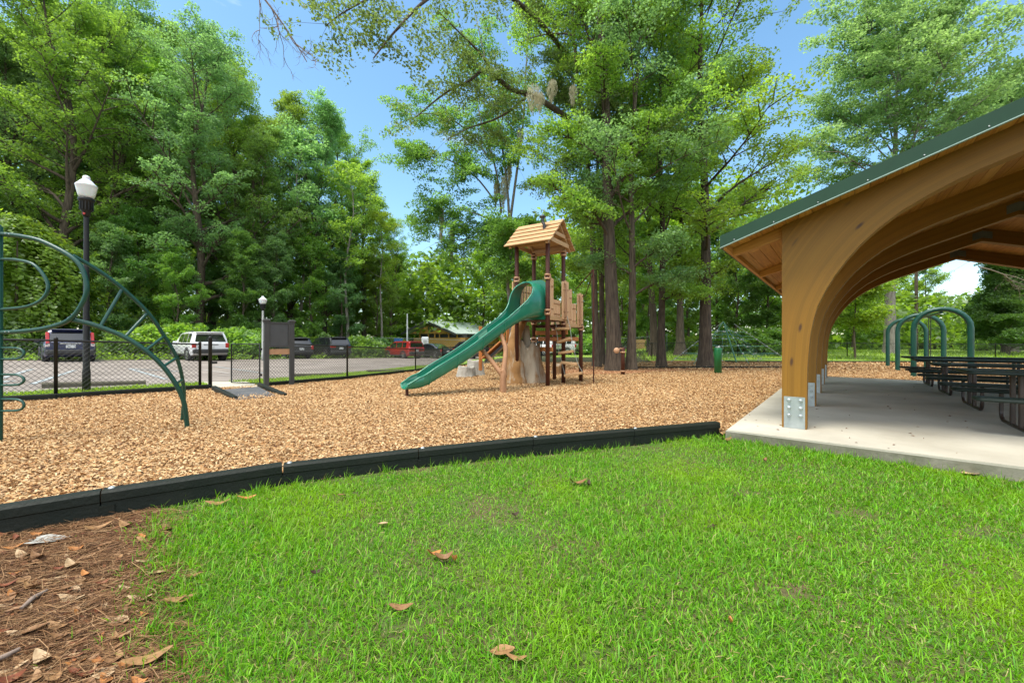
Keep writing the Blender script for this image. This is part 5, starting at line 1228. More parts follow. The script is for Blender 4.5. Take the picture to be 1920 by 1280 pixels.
    for wx in (.88, L-.92):
        for sd_ in (1, -1):
            mt = Matrix.Translation((wx, sd_*(hw0-.105), wr)) @ Matrix.Rotation(-sd_*PI/2, 4, 'X')
            w_ = MB().lathe([(wr*.6, .10), (wr*.66, .112), (wr*.93, .112), (wr, .08), (wr, -.09), (wr*.9, -.11), (wr*.5, -.11)], M=mt, n=24).build('wheel', M['tyre'], t)
            mb = MB().lathe([(wr*.64, .06), (wr*.64, .105), (wr*.60, .108), (wr*.56, .07)], M=mt, n=24)
            for k in range(5):
                a = 2*PI*k/5; mb.box(None, (wr*.5, .06, .02), M=mt @ Matrix.Rotation(a, 4, 'Z') @ Matrix.Translation((wr*.34, 0, .095)))
            mb.lathe([(0, .112), (.05, .108), (.06, .08)], M=mt, n=10); mb.build('rim', M['rim'], w_)
            mb = MB(); mb.tube([(wx+(wr+.055)*math.cos(PI*k/10), sd_*(hw0-.012), wr+(wr+.045)*math.sin(PI*k/10)) for k in range(-1, 12)], .035, 6); mb.build('wheel_arch', M['plastic'] if kind != 'sedan' else paint, t)
            mb = MB().lathe([(0, .115), (wr+.05, .115), (wr+.05, -.12)], M=Matrix.Translation((wx, sd_*(hw0-.135), wr+.01)) @ Matrix.Rotation(-sd_*PI/2, 4, 'X'), n=20); mb.build('wheel_well', M['tyre'], t)
    fw = Vector((-math.sin(head), math.cos(head)))
    t.location = (x0, Y, z0); t.rotation_euler = (0, 0, math.atan2(fw.y, fw.x)); return t
P = {k: carpaint('paint_'+k, c) for k, c in {'navy': (.016, .022, .075), 'white': (.72, .73, .74), 'black': (.010, .011, .013), 'charcoal': (.016, .017, .02), 'red': (.26, .014, .012), 'silver': (.45, .47, .48)}.items()}
hd = math.radians
make_car(133, 20.3, hd(52), 'dark navy SUV with tall red tail lights behind the lamp post', P['navy'], 4.5, 1.84, 1.70, tail='high')
make_car(396, 24.2, hd(53), 'white off-road SUV parked facing the trees behind the gate', P['white'], 4.8, 1.95, 1.80, tail='corner', gc=.34, wr=.40)
make_car(566, 30.3, hd(52), 'black crossover half hidden behind the notice board', P['charcoal'], 4.5, 1.86, 1.62, tail='thin')
make_car(640, 33.0, hd(52), 'black SUV with wide red tail lights right of the notice board', P['black'], 4.8, 1.95, 1.76, tail='wide')
make_car(782, 36.2, hd(53), 'boxy bright red hatchback in the lot', P['red'], 4.1, 1.8, 1.6, kind='box', tail='corner', twotone=True)
make_car(840, 38.2, hd(53), 'black sedan parked beside the red hatchback', P['black'], 4.8, 1.85, 1.45, kind='sedan', tail='corner', wr=.34)
make_car(908, 39.6, hd(53), 'black SUV mostly hidden behind the green slide', P['charcoal'], 4.8, 1.95, 1.80, tail='corner')
make_car(1046, 37.0, hd(50), 'white SUV seen between the tower posts', P['white'], 4.7, 1.88, 1.70, tail='corner')
make_car(1088, 39.0, hd(50), 'silver SUV seen through the hanging ladder of the tower', P['silver'], 4.7, 1.88, 1.72, tail='corner')
make_car(716, 49, hd(50), 'white car far back behind the shrubs by the grass', P['white'], 4.5, 1.84, 1.55, tail='corner')

# ------------------------------------------------------------------ fallen leaves
for k, c, c2 in (('tan', (.30, .17, .07), (.22, .115, .045)), ('cream', (.44, .32, .18), (.33, .22, .12)), ('brown', (.17, .085, .035), (.23, .12, .05)), ('grey', (.40, .40, .36), (.30, .30, .27)), ('red', (.22, .06, .025), (.15, .05, .02)), ('orange', (.46, .19, .05), (.34, .14, .04)), ('dark', (.04, .025, .015), (.07, .04, .02))):
    M['leaf_'+k+'_dry'] = mat('leaf_'+k+'_dry', c, c2, .6, 9, 5, spec=.35)
def leaf_mesh(seed, asp, curl, fold, heart=False):
    r_ = random.Random(seed); vs = []; fs = []; nL, nW = 10, 4
    for i in range(nL+1):
        f = i/nL; w_ = asp*.5*(math.sin(PI*min(1, f*.96+.02))**.75)
        if heart: w_ = asp*.5*(1-f)**.55*(.6+.4*math.sin(min(1, f*5)*PI/2))*1.05 if f < 1 else 0
        for j in range(-nW//2, nW//2+1):
            y_ = w_*j/(nW/2); x_ = f-.5-(heart and f < .05 and abs(j) == 2)*.08
            z_ = curl*(4*(f-.5)**2)*.25+fold*abs(y_)+.02*math.sin(7*f+seed)+.04*curl*math.sin(5*y_/asp+seed)+r_.uniform(-.006, .006)
            vs.append((x_, y_, z_))
    for i in range(nL):
        for j in range(nW): a = i*(nW+1)+j; fs.append((a, a+1, a+nW+2, a+nW+1))
    mb = MB(); mb.add(vs, fs, True); mb.tube([(-.5, 0, curl*.25), (-.62, .02, curl*.25+.02)], .008, 4)
    mb.tube([(-.48+.9*k/6, 0, curl*(4*(-.48+.9*k/6)**2)*.25+.012+.02*math.sin(7*(.02+.9*k/6)+seed)) for k in range(7)], .006, 4); return mb
LM = [leaf_mesh(1, .34, .5, .25), leaf_mesh(2, .42, .9, .5), leaf_mesh(3, .30, -.3, .4), leaf_mesh(4, .55, .4, .2), leaf_mesh(5, .95, .35, .12, True), leaf_mesh(6, .38, 1.6, .9)]
LMC = {}
def dead_leaf(px, py, size_px, ang, var, col, label, group=None, tilt=0., lift=.0):
    q = G(px, py, LAWN+.015); key = (var, col)
    if key not in LMC:
        o = LM[var].build('dead_leaf', M['leaf_'+col+'_dry']); LMC[key] = o
    else:
        o = LMC[key].copy(); COL.objects.link(o)
        for k_ in ('label', 'group', 'category'):
            if k_ in o: del o[k_]
    s_ = size_px*q.y/F*1.02; o.scale = (s_, s_, s_); z_ = float(lawn_z(np.float64(q.x), np.float64(q.y)))
    o.location = (q.x, q.y, z_+.020+lift+abs(math.sin(tilt))*s_*.3); o.rotation_euler = (rnd.uniform(-.2, .2), tilt, math.radians(ang))
    return tag(o, label, 'dead leaf', group)
g1 = 'dry leaves scattered in the pine straw corner'
def crop1(x, y): return x/4.268, 980+y/4.268
dead_leaf(*crop1(415, 145), 52, 20, 4, 'grey', 'large pale grey heart shaped leaf lying in the pine straw', g1)
dead_leaf(*crop1(270, 855), 38, 60, 3, 'brown', 'smooth brown oval leaf lying in the pine straw', g1, lift=.012)
dead_leaf(*crop1(475, 440), 26, 20, 3, 'cream', 'round yellow cream leaf lying in the pine straw', g1)
dead_leaf(*crop1(1180, 1100), 72, 30, 0, 'tan', 'largest tan leaf at the edge of grass and pine straw', g1, lift=.02)
dead_leaf(*crop1(575, 597), 50, -3, 0, 'cream', 'long cream leaf lying flat in the middle of the pine straw', g1)
gen = [(630, 200, 'tan', 20), (760, 165, 'tan', 16), (790, 50, 'tan', 40), (1010, 35, 'tan', 36), (1340, 50, 'brown', 36), (575, 350, 'cream', 40), (650, 450, 'tan', 32), (580, 520, 'cream', 42), (215, 655, 'cream', 32), (190, 460, 'tan', 30), (935, 270, 'tan', 27), (1180, 295, 'cream', 32), (1000, 510, 'cream', 28), (1120, 587, 'cream', 42), (1165, 140, 'tan', 36), (1260, 390, 'cream', 32), (150, 865, 'cream', 38), (460, 810, 'tan', 46), (620, 850, 'tan', 32), (940, 760, 'cream', 42), (980, 1050, 'tan', 28), (1270, 985, 'tan', 32), (500, 1060, 'tan', 30), (340, 1070, 'cream', 50), (140, 1100, 'tan', 42), (60, 1160, 'cream', 50), (340, 1145, 'cream', 32), (500, 1155, 'tan', 26), (610, 1045, 'red', 24), (600, 1170, 'red', 24), (700, 1195, 'red', 24), (790, 1095, 'orange', 22), (150, 1230, 'red', 26), (50, 850, 'red', 26), (1110, 1265, 'orange', 32), (660, 1095, 'brown', 42), (60, 600, 'brown', 40), (40, 660, 'cream', 30), (180, 270, 'cream', 44), (110, 210, 'orange', 26), (820, 480, 'red', 18), (720, 770, 'red', 18), (470, 375, 'red', 16), (1160, 715, 'orange', 20), (850, 1150, 'cream', 34), (1400, 610, 'tan', 36), (300, 285, 'brown', 34), (250, 520, 'tan', 34), (560, 950, 'brown', 30), (880, 980, 'brown', 36)]
for x, y, c_, s_ in gen:
    dead_leaf(*crop1(x, y), s_, rnd.uniform(-30, 50), rnd.choice((0, 0, 1, 2, 3) if c_ not in ('red', 'orange') else (1, 5)), c_, {'tan': 'dry tan leaf lying in the pine straw corner', 'cream': 'pale cream dry leaf lying in the pine straw corner', 'brown': 'dull brown leaf lying in the pine straw corner', 'red': 'small curled reddish leaf lying in the pine straw corner', 'orange': 'small curled orange leaf lying in the pine straw corner'}[c_], g1)
for _ in range(70):
    yy = 990+290*rnd.random()**.8; xx = rnd.uniform(0, 150+130*(1-(yy-990)/290) if yy < 1100 else 275); c_ = rnd.choice(('tan', 'cream', 'tan', 'brown', 'cream', 'red', 'brown', 'orange'))
    dead_leaf(xx, yy, rnd.uniform(14, 24)+(yy-990)*.06, rnd.uniform(-40, 60), rnd.choice((0, 0, 1, 2, 3)) if c_ not in ('red', 'orange') else rnd.choice((1, 5)), c_, {'tan': 'dry tan leaf lying in the pine straw corner', 'cream': 'pale cream dry leaf lying in the pine straw corner', 'brown': 'dull brown leaf lying in the pine straw corner', 'red': 'small curled reddish leaf lying in the pine straw corner', 'orange': 'small curled orange leaf lying in the pine straw corner'}[c_], g1, lift=rnd.uniform(-.008, .006))
g2 = 'single fallen leaves on the lawn'
for x, y, s_, a, v_, c_, lb, ti in ((643, 935, 24, 60, 2, 'tan', 'tan leaf standing on edge in the grass below the timbers', .5), (409, 946, 40, 15, 0, 'tan', 'tan leaf on bare soil just below the front timbers', 0), (462, 938, 30, 45, 0, 'orange', 'orange brown leaf next to the tan one below the timbers', .2), (1085, 905, 34, 10, 1, 'brown', 'dark brown curled leaf alone in the upper lawn', 0), (1104, 908, 20, 70, 5, 'dark', 'small dark curl touching the brown leaf in the upper lawn', 0), (812, 1046, 34, 50, 1, 'orange', 'bright orange curled leaf in the leaf cluster on the lawn', .4), (832, 1052, 34, 10, 5, 'brown', 'reddish brown leaf in the cluster on the lawn', 0), (852, 1056, 24, 120, 5, 'orange', 'small orange leaf at the side of the lawn cluster', .4), (752, 1140, 44, 2, 0, 'brown', 'flat brown leaf pressed in the grass below the cluster', 0), (942, 1228, 46, 12, 3, 'tan', 'broad tan leaf at the bottom of the lawn', 0), (968, 1242, 40, -10, 0, 'tan', 'narrow tan leaf tucked under the broad one', 0), (1370, 1180, 22, 60, 5, 'orange', 'small orange brown leaf low in the open lawn', .4), (718, 983, 18, 10, 3, 'cream', 'small pale leaf in the lawn above the cluster', 0), (355, 1082, 36, 65, 0, 'tan', 'upright tan leaf among grass beside the pine straw', .5), (338, 1122, 46, 30, 0, 'tan', 'long tan leaf at the ragged grass edge', .1), (593, 1074, 20, 30, 5, 'dark', 'small black leaf in the grass', 0), (1362, 828, 22, 20, 1, 'brown', 'brown curled leaf beside the slab corner', 0), (1434, 868, 14, 40, 5, 'brown', 'tiny brown leaf in the grass before the slab', 0), (1820, 890, 34, 5, 3, 'cream', 'pale flat leaf in the grass in front of the slab', 0), (1335, 988, 22, 20, 2, 'dark', 'thin dark leaf in the middle of the lawn', 0), (966, 968, 16, 30, 5, 'dark', 'small dark leaf curl in the upper middle lawn', 0), (1500, 1010, 18, 30, 2, 'brown', 'slim brown leaf in the lawn before the pavilion', 0)):
    dead_leaf(x, y, s_, a, v_, c_, lb, g2, ti, .004)
mb = MB(); mb.tube([G(-5, 1235, LAWN+.02), G(12, 1228, LAWN+.025), G(36, 1216, LAWN+.02)], [.009, .010, .008], 7); tag(mb.build('stick', M['twig']), 'short grey stick lying in the pine straw', 'stick')
mb = MB(); mb.tube([G(40, 1140, LAWN+.02), G(62, 1120, LAWN+.03), G(88, 1106, LAWN+.02)], [.008, .011, .007], 7); tag(mb.build('stick', M['twig']), 'pale broken stick below the grey leaf', 'stick')
# a weed in front of the slab
mb = MB(); q = G(1822, 876, LAWN)
for k in range(9):
    a = 2*PI*k/9+rnd.uniform(-.3, .3); L = rnd.uniform(.08, .15); d = Vector((math.cos(a), math.sin(a), .5)).normalized(); s_ = Vector((-d.y, d.x, 0)); tp = q+d*L
    mb.add([q, q+d*L*.5+s_*.018, tp+Vector((0, 0, -.01)), q+d*L*.5-s_*.018], [(0, 1, 2), (0, 2, 3)])
tag(mb.build('weed', M['leaf_bright']), 'small leafy green weed growing at the slab edge', 'weed')
# ------------------------------------------------------------------ trees
RT_ = np.random.default_rng(5)
def leaf_quads(C, Nn, size, asp=.6, fold=.12):
    n = len(C); Nn = Nn/np.linalg.norm(Nn, axis=1, keepdims=True)
    t = RT_.normal(size=(n, 3)); t -= Nn*(t*Nn).sum(1, keepdims=True); t /= np.linalg.norm(t, axis=1, keepdims=True)+1e-9
    b_ = np.cross(Nn, t); s_ = (size*RT_.uniform(.65, 1.3, n))[:, None]
    V = np.stack([C-t*s_*.5, C+b_*s_*asp*.5+Nn*s_*fold, C+t*s_*.5, C-b_*s_*asp*.5+Nn*s_*fold], 1)
    return V.reshape(-1, 3)
def leaf_obj(name, Cs, Ns, size, m, parent=None, asp=.6):
    V = leaf_quads(Cs, Ns, size, asp); n = len(Cs); Fc = (np.arange(n)*4)[:, None]+np.array([0, 1, 2, 3])
    return np_mesh(name, V, Fc, m, parent)
def clump_leaves(cl, per, flat=.7, up=.5, jit=1.0):
    """cl: (x,y,z,r) -> leaf centres and normals; every clump is a tilted, elongated spray"""
    cl = np.array(cl); k = len(cl); n = np.maximum(3, (per*(cl[:, 3]/cl[:, 3].mean())**2).astype(int)); idx = np.repeat(np.arange(k), n)
    az = RT_.uniform(0, 2*PI, k); tilt = RT_.normal(-.15, .38, k); roll = RT_.normal(0, .42, k)
    A = np.stack([np.cos(az)*np.cos(tilt), np.sin(az)*np.cos(tilt), np.sin(tilt)], 1); Hh = np.stack([-np.sin(az), np.cos(az), np.zeros(k)], 1)
    Cc = np.cross(A, Hh); B = Hh*np.cos(roll)[:, None]+Cc*np.sin(roll)[:, None]; Cn = np.cross(A, B)
    g = RT_.normal(size=(len(idx), 3)); rr = np.linalg.norm(g, axis=1, keepdims=True); g *= np.minimum(1, 1.75/np.maximum(rr, 1e-6))
    R_ = cl[idx, 3][:, None]; P = cl[idx, :3]+R_*(A[idx]*g[:, :1]*.78+B[idx]*g[:, 1:2]*.50+Cn[idx]*(g[:, 2:3]*.24*flat/.7))
    P[:, 2] -= (R_[:, 0]*.16*(g[:, 0]**2))
    Nn = RT_.normal(size=(len(idx), 3))*jit*.6+Cn[idx]*.75+np.array([0, 0, up*.5]); return P, Nn
def grow(seed, H, r0, cb, Rc, nl, prof, droop=.1, wob=.25, sub=4, cr=.9, lean=(0, 0), flare=1.5, ntop=True, limb_k=.32, tr_n=10, asc=0.):
    r_ = random.Random(seed); mb = MB(); cl = []
    tp = []; n = 15; ph = r_.uniform(0, 6)
    for i in range(n+1):
        f = i/n; tp.append(Vector((lean[0]*f**1.4*H+wob*math.sin(3*f*PI+ph)*f, lean[1]*f**1.4*H+wob*math.cos(2.3*f*PI+ph)*f, H*.97*f)))
    rad = lambda f: r0*(1-.93*f**.9)*(1+(flare-1)*math.exp(-f*H/.7))
    fine = [Vector((0, 0, -.4)), Vector((0, 0, .02)), tp[0].lerp(tp[1], .12), tp[0].lerp(tp[1], .3), tp[0].lerp(tp[1], .6)]+tp[1:]
    mb.tube(fine, [rad(0)*1.08, rad(0)]+[rad(max(0, p.z)/(H*.97)) for p in fine[2:]], tr_n)
    def tpos(f): k = f*n; i = min(n-1, int(k)); return tp[i].lerp(tp[i+1], k-i)
    az = r_.uniform(0, 6)
    for i in range(nl):
        u = (i+r_.random()*.8)/nl; f = cb+(.97-cb)*u; az += 2.4+r_.uniform(-.5, .5)
        L = Rc*prof(u)*r_.uniform(.45, 1.2); el = r_.uniform(.15, .6)*(1+asc)+u*.4+asc*.25-droop
        b0 = tpos(f); d = Vector((math.cos(az)*math.cos(el), math.sin(az)*math.cos(el), math.sin(el))); pts = [b0]; rr = max(.015, rad(f)*limb_k*1.4)
        side = Vector((-d.y, d.x, 0)); bend = r_.uniform(-.25, .25)
        for k in range(1, 6):
            q = k/5; pts.append(b0+d*L*q+side*bend*L*q*q+Vector((0, 0, -droop*L*q*q*.9+.04*L*math.sin(4*q+i))))
        mb.tube(pts, [rr*(1-.85*k/5) for k in range(6)], 5, cap=False)
        for k in range(sub+1):
            q = .30+.7*(k+r_.random()*.7)/(sub+.7); q = min(q, 1); kk = min(4, int(q*5)); s0 = pts[kk].lerp(pts[kk+1], q*5-kk)
            sgn = 1 if k % 2 else -1; sd_ = (d*r_.uniform(.3, .9)+side.normalized()*sgn*r_.uniform(.4, 1)+Vector((0, 0, r_.uniform(-.25, .4)-droop*.5))).normalized()
            l2 = L*r_.uniform(.22, .42)*(1.1-.4*q); e_ = s0+sd_*l2
            mb.tube([s0, s0.lerp(e_, .5)+Vector((0, 0, .03*l2)), e_], [rr*.4, rr*.28, rr*.1], 4, cap=False)
            cl.append((*e_, cr*r_.uniform(.65, 1.2))); cl.append((*(s0.lerp(e_, .5)+Vector((0, 0, .1))), cr*r_.uniform(.5, .95)))
        cl.append((*pts[-1], cr*r_.uniform(.7, 1.2)))
    if ntop: cl += [(*(tp[-1]+Vector((r_.uniform(-1, 1), r_.uniform(-1, 1), r_.uniform(-1.6, .3)))), cr) for _ in range(4)]
    return mb, cl
oval = lambda u: (.62+.45*math.sin(PI*u**.9))*(1-max(0, u-.85)*1.7)
broad = lambda u: (.55+.45*math.sin(PI*min(1, u*1.1)))*(1-max(0, u-.72)*1.9)
cone = lambda u: 1.05-.85*u
def tree(name, label, cat, group, loc, rz, sc, mb, cl, per, ls, lm, bm, **k):
    t = thing(name, (0, 0, 0), label, cat, group); mb.build('trunk', bm, t)
    P_, N_ = clump_leaves(cl, per, **k); leaf_obj('crown', P_, N_, ls, lm, t)
    t.location = loc; t.rotation_euler = (0, 0, rz); t.scale = (sc, sc, sc); return t
def at(px, Y, dz=0): x = (px-960)*Y/F; return Vector((x, Y, height(x, Y)-.05+dz))
PROTO = {}
def plant(kind, label, px, Y, sc, rz, cat='tree', group=None, lm=None, dz=0, sz=None):
    p, nm = PROTO[kind]
    if p.get('used'): t = dup(p)
    else: t = p
    p['used'] = 1
    if 'used' in t and t is not p: del t['used']
    t.location = at(px, Y, dz); t.rotation_euler = (0, 0, rz); t.scale = (sc, sc, sz or sc)
    for k_ in ('label', 'group', 'category'):
        if k_ in t: del t[k_]
    tag(t, label, cat, group)
    if lm:
        for c in t.children:
            if c.name.startswith('crown') or c.name.startswith('foliage'):
                for s_ in c.material_slots: s_.link = 'OBJECT'; s_.material = M[lm]
    return t
def proto(kind, name, *a, **k): PROTO[kind] = (tree(name, 'x', 'tree', None, (0, 0, 0), 0, 1, *a, **k), name)
# forest kinds
for i, (H, Rc, nl, pr) in enumerate(((28, 6.4, 34, oval), (26, 6.0, 32, broad), (29, 6.2, 36, oval))):
    mb, cl = grow(20+i, H, .40, .13, Rc, nl+4, pr, .02, .9, 9, .66, asc=.6, limb_k=.42)
    proto('forest%d' % i, 'broadleaf_tree', mb, cl, 64, .18, M['leaf_mid'], M['bark'])
mb, cl = grow(31, 13, .17, .10, 3.0, 24, oval, .02, .35, 8, .50, asc=.45); proto('mid', 'broadleaf_tree', mb, cl, 66, .155, M['leaf_mid'], M['bark'])
mb, cl = grow(37, 22, .20, .42, 3.0, 20, oval, .0, .6, 3, .8, limb_k=.36); proto('thin', 'slender_tree', mb, cl, 42, .24, M['leaf_blue'], M['bark_pale'])
def bush(seed, nm, n, R_, H_, per, ls, lm):
    r_ = random.Random(seed); mb = MB(); cl = []
    for i in range(n):
        a = r_.uniform(0, 6.3); q = math.sqrt(r_.random()); h = H_*(.25+.75*r_.random()*(1-.45*q)); e_ = Vector((R_*q*math.cos(a), R_*q*math.sin(a), h))
        mb.tube([Vector((e_.x*.15, e_.y*.15, -.1)), Vector((e_.x*.6, e_.y*.6, h*.6)), e_], [.025, .015, .006], 4, cap=False); cl.append((*e_, R_*r_.uniform(.2, .34))); cl.append((e_.x*.9, e_.y*.9, h*.6, R_*.3))
    t = thing(nm, (0, 0, 0), 'x', 'shrub'); mb.build('stem', M['bark'], t); P_, N_ = clump_leaves(cl, per, flat=.7); leaf_obj('foliage', P_, N_, ls, lm, t); return t
PROTO['shrub'] = (bush(3, 'shrub', 46, 1.5, 1.9, 80, .17, M['leaf_bright']), 'shrub')
# vine-draped mound: leaves hang outward like shingles
def vine(seed, R_, H_, n, ls, lm):
    t = thing('vine_mound', (0, 0, 0), 'x', 'vine'); r_ = np.random.default_rng(seed)
    th = r_.uniform(0, 2*PI, n); f = r_.random(n)**.8; z = H_*f; prof = np.sqrt(np.clip(1-(f**2.6), 0, 1))*(.82+.14*np.sin(3*th+2*f)+.12*np.sin(7*th-5*f+1)+.10*np.sin(13*th+11*f)+.06*np.sin(23*th-17*f))
    rr = R_*prof*(1-.2*np.abs(r_.normal(size=n))); P_ = np.stack([rr*np.cos(th), rr*np.sin(th), z+r_.normal(size=n)*.18], 1)
    Nn = np.stack([np.cos(th), np.sin(th), .55+f*1.2], 1)+r_.normal(size=(n, 3))*.40
    mb = MB()
    for k in range(7): a = k*.9; mb.tube([(.3*math.cos(a), .3*math.sin(a), -.3), (R_*.45*math.cos(a), R_*.45*math.sin(a), H_*.45), (R_*.5*math.cos(a), R_*.5*math.sin(a), H_*.8)], [.12, .08, .03], 6)
    mb.build('stem', M['bark'], t); leaf_obj('foliage', P_, Nn, ls, lm, t, asp=.8); return t
PROTO['vine'] = (vine(4, 5.2, 9.5, 24000, .24, M['leaf_lime']), 'vine_mound')

gf = 'tall trees of the forest row behind the parked cars'
F_ = [ # kind, px, Y, scale, rot, leaf, label
 ('forest0', -170, 27, 1.0, 0.3, 'leaf_mid', 'tall forest tree cut off by the picture edge beyond the climber post'),
 ('forest1', 20, 33, 1.04, 1.9, 'leaf_blue', 'tall bluish green forest tree above the vine mound'),
 ('forest2', 118, 29, .98, 2.6, 'leaf_mid', 'tall forest tree directly behind the tall lamp post'),
 ('forest0', 215, 34, 1.02, 4.1, 'leaf_dark', 'dark forest tree between lamp post and white SUV'),
 ('forest1', 300, 38, 1.12, 5.0, 'leaf_mid', 'high forest tree just left of the white SUV'),
 ('forest2', 372, 33, .95, .9, 'leaf_blue', 'forest tree with bent limbs rising behind the white SUV'),
 ('forest0', 432, 39, .98, 2.2, 'leaf_mid', 'forest tree whose round top meets the blue sky gap'),
 ('forest1', 492, 36, .80, 3.3, 'leaf_dark', 'dark forest tree over the notice board'),
 ('forest2', 545, 42, .90, 4.4, 'leaf_mid', 'lower forest tree behind the black crossover'),
 ('forest0', 605, 42, .93, 5.6, 'leaf_blue', 'shorter forest tree behind the black SUV'),
 ('forest1', 682, 46, .86, 1.2, 'leaf_bright', 'lighter green tree between black SUV and red hatchback'),
 ('forest2', -60, 38, 1.1, 2.0, 'leaf_dark', 'dark tree deep in the forest behind the vine mound'),
 ('forest0', 160, 42, 1.2, 5.2, 'leaf_dark', 'tree deep in the forest between the lamp globe and the sky'),
 ('forest2', 465, 47, .95, 1.4, 'leaf_bright', 'tree deep in the forest at the edge of the sky gap'),
 ('forest2', 640, 50, .95, 3.9, 'leaf_dark', 'dark forest tree deep behind the black SUV'),
 ('forest0', 735, 52, .62, 2.9, 'leaf_bright', 'light forest tree lowest at the bottom of the sky gap'),
 ('forest1', 250, 45, 1.2, 3.0, 'leaf_mid', 'tree deep in the forest over the climbing ladder'),
 ('forest0', 215, 42, 1.32, 1.1, 'leaf_blue', 'very tall tree in the forest right of the lamp globe'),
 ('forest1', 320, 46, 1.42, 2.2, 'leaf_mid', 'very tall tree in the forest above the white SUV'),
 ('forest2', 395, 43, 1.12, .3, 'leaf_mid', 'very tall tree in the forest left of the sky gap'),
 ('forest1', 95, 38, 1.30, 4.0, 'leaf_mid', 'very tall tree in the forest left of the lamp globe'),
 ('thin', 565, 39, 1.02, .5, 'leaf_blue', 'slender half bare tree reaching into the blue sky gap'),
 ('thin', 652, 40, .92, 2.4, 'leaf_mid', 'slender tree with an open crown over the black SUV'),
 ('thin', 715, 43, .74, 4.0, 'leaf_bright', 'thin vine clad tree at the border of the sky gap'),
]
for kd, px, Y_, sc, rz_, lm, lb in F_: plant(kd, lb, px, Y_, sc, rz_, group=gf, lm=lm)
gm = 'understorey trees along the forest edge'
for px, Y_, sc, rz_, lm, lb in ((-40, 26, .8, 0, 'leaf_dark', 'small dark tree at the forest edge by the picture border'), (205, 29, .72, 1, 'leaf_blue', 'small layered tree behind the climbing ladder'), (262, 31, .85, 2, 'leaf_dark', 'small dark tree behind the top of the ladder'), (330, 30, .62, 3, 'leaf_mid', 'small tree with hanging sprays over the white SUV'), (455, 33, .75, 4, 'leaf_dark', 'small dark tree behind the open gate'), (515, 35, .8, 5, 'leaf_blue', 'small bluish tree over the black crossover'), (585, 38, .85, 6, 'leaf_mid', 'small tree over the black SUV roof'), (640, 40, .78, 1.5, 'leaf_blue', 'small tree beside the black SUV tail'), (705, 44, .8, 2.5, 'leaf_mid', 'small tree before the far grass'), (745, 55, 1.0, 3.5, 'leaf_bright', 'light green tree behind the pale pole'),
  (800, 62, 1.05, .2, 'leaf_bright', 'light green tree over the park building roof'), (850, 60, 1.1, 1.2, 'leaf_mid', 'tree behind the park building'), (905, 58, 1.2, 2.2, 'leaf_bright', 'bushy tree behind the slide top'), (960, 52, 1.15, 3.2, 'leaf_mid', 'tree behind the tower roof'), (1010, 48, 1.1, 4.2, 'leaf_bright', 'light tree seen through the tower'), (1075, 50, 1.15, 5.2, 'leaf_mid', 'tree between tower and climbing pole'), (1130, 46, 1.0, 6.2, 'leaf_bright', 'bright tree behind the large trunk'), (1205, 48, 1.1, 1.7, 'leaf_mid', 'tree behind the pair of trunks'), (1270, 44, 1.0, 2.7, 'leaf_blue', 'bluish tree behind the slimmer trunks'), (1345, 42, 1.05, 3.7, 'leaf_dark', 'dark tree behind the rope net'), (1420, 40, 1.0, 4.7, 'leaf_dark', 'dark tree just left of the pavilion column'), (1480, 38, 1.0, 5.7, 'leaf_mid', 'tree hidden in part by the pavilion column'),
  (385, 35, .62, 1.2, 'leaf_dark', 'dark small tree right over the white SUV roof'), (425, 36, .62, 2.2, 'leaf_dark', 'dark small tree over the tail of the white SUV'), (650, 46, .8, 4.2, 'leaf_dark', 'dark small tree over the far shrubs'), (1165, 38, .8, .9, 'leaf_bright', 'bright small tree seen between the two largest trunks'), (1215, 36, .75, 2.9, 'leaf_mid', 'small tree behind the thin grey pole'), (1290, 37, .8, 4.9, 'leaf_bright', 'bright small tree just left of the blotchy trunk'), (1380, 35, .8, 1.9, 'leaf_dark', 'dark small tree right behind the net mast'), (1440, 34, .8, 3.3, 'leaf_dark', 'dark small tree beside the wooden column'), (985, 40, .7, 2.0, 'leaf_mid', 'small tree behind the stump and deck'), (1090, 42, .75, .8, 'leaf_mid', 'small tree behind the silver SUV'),
  (1500, 33, .95, .4, 'leaf_bright', 'light green tree over the pavilion eave')):
    plant('mid', lb, px, Y_, sc, rz_, group=gm, lm=lm)
plant('vine', 'big mound of bright vines hanging behind the navy SUV', 22, 25.5, .92, .3, cat='vine', group='vine mounds')
plant('vine', 'smaller vine curtain hanging above the white SUV', 280, 32.5, .62, 2.2, cat='vine', group='vine mounds', lm='leaf_bright', sz=1.0)
gs = 'shrubs along the edge of the lot'
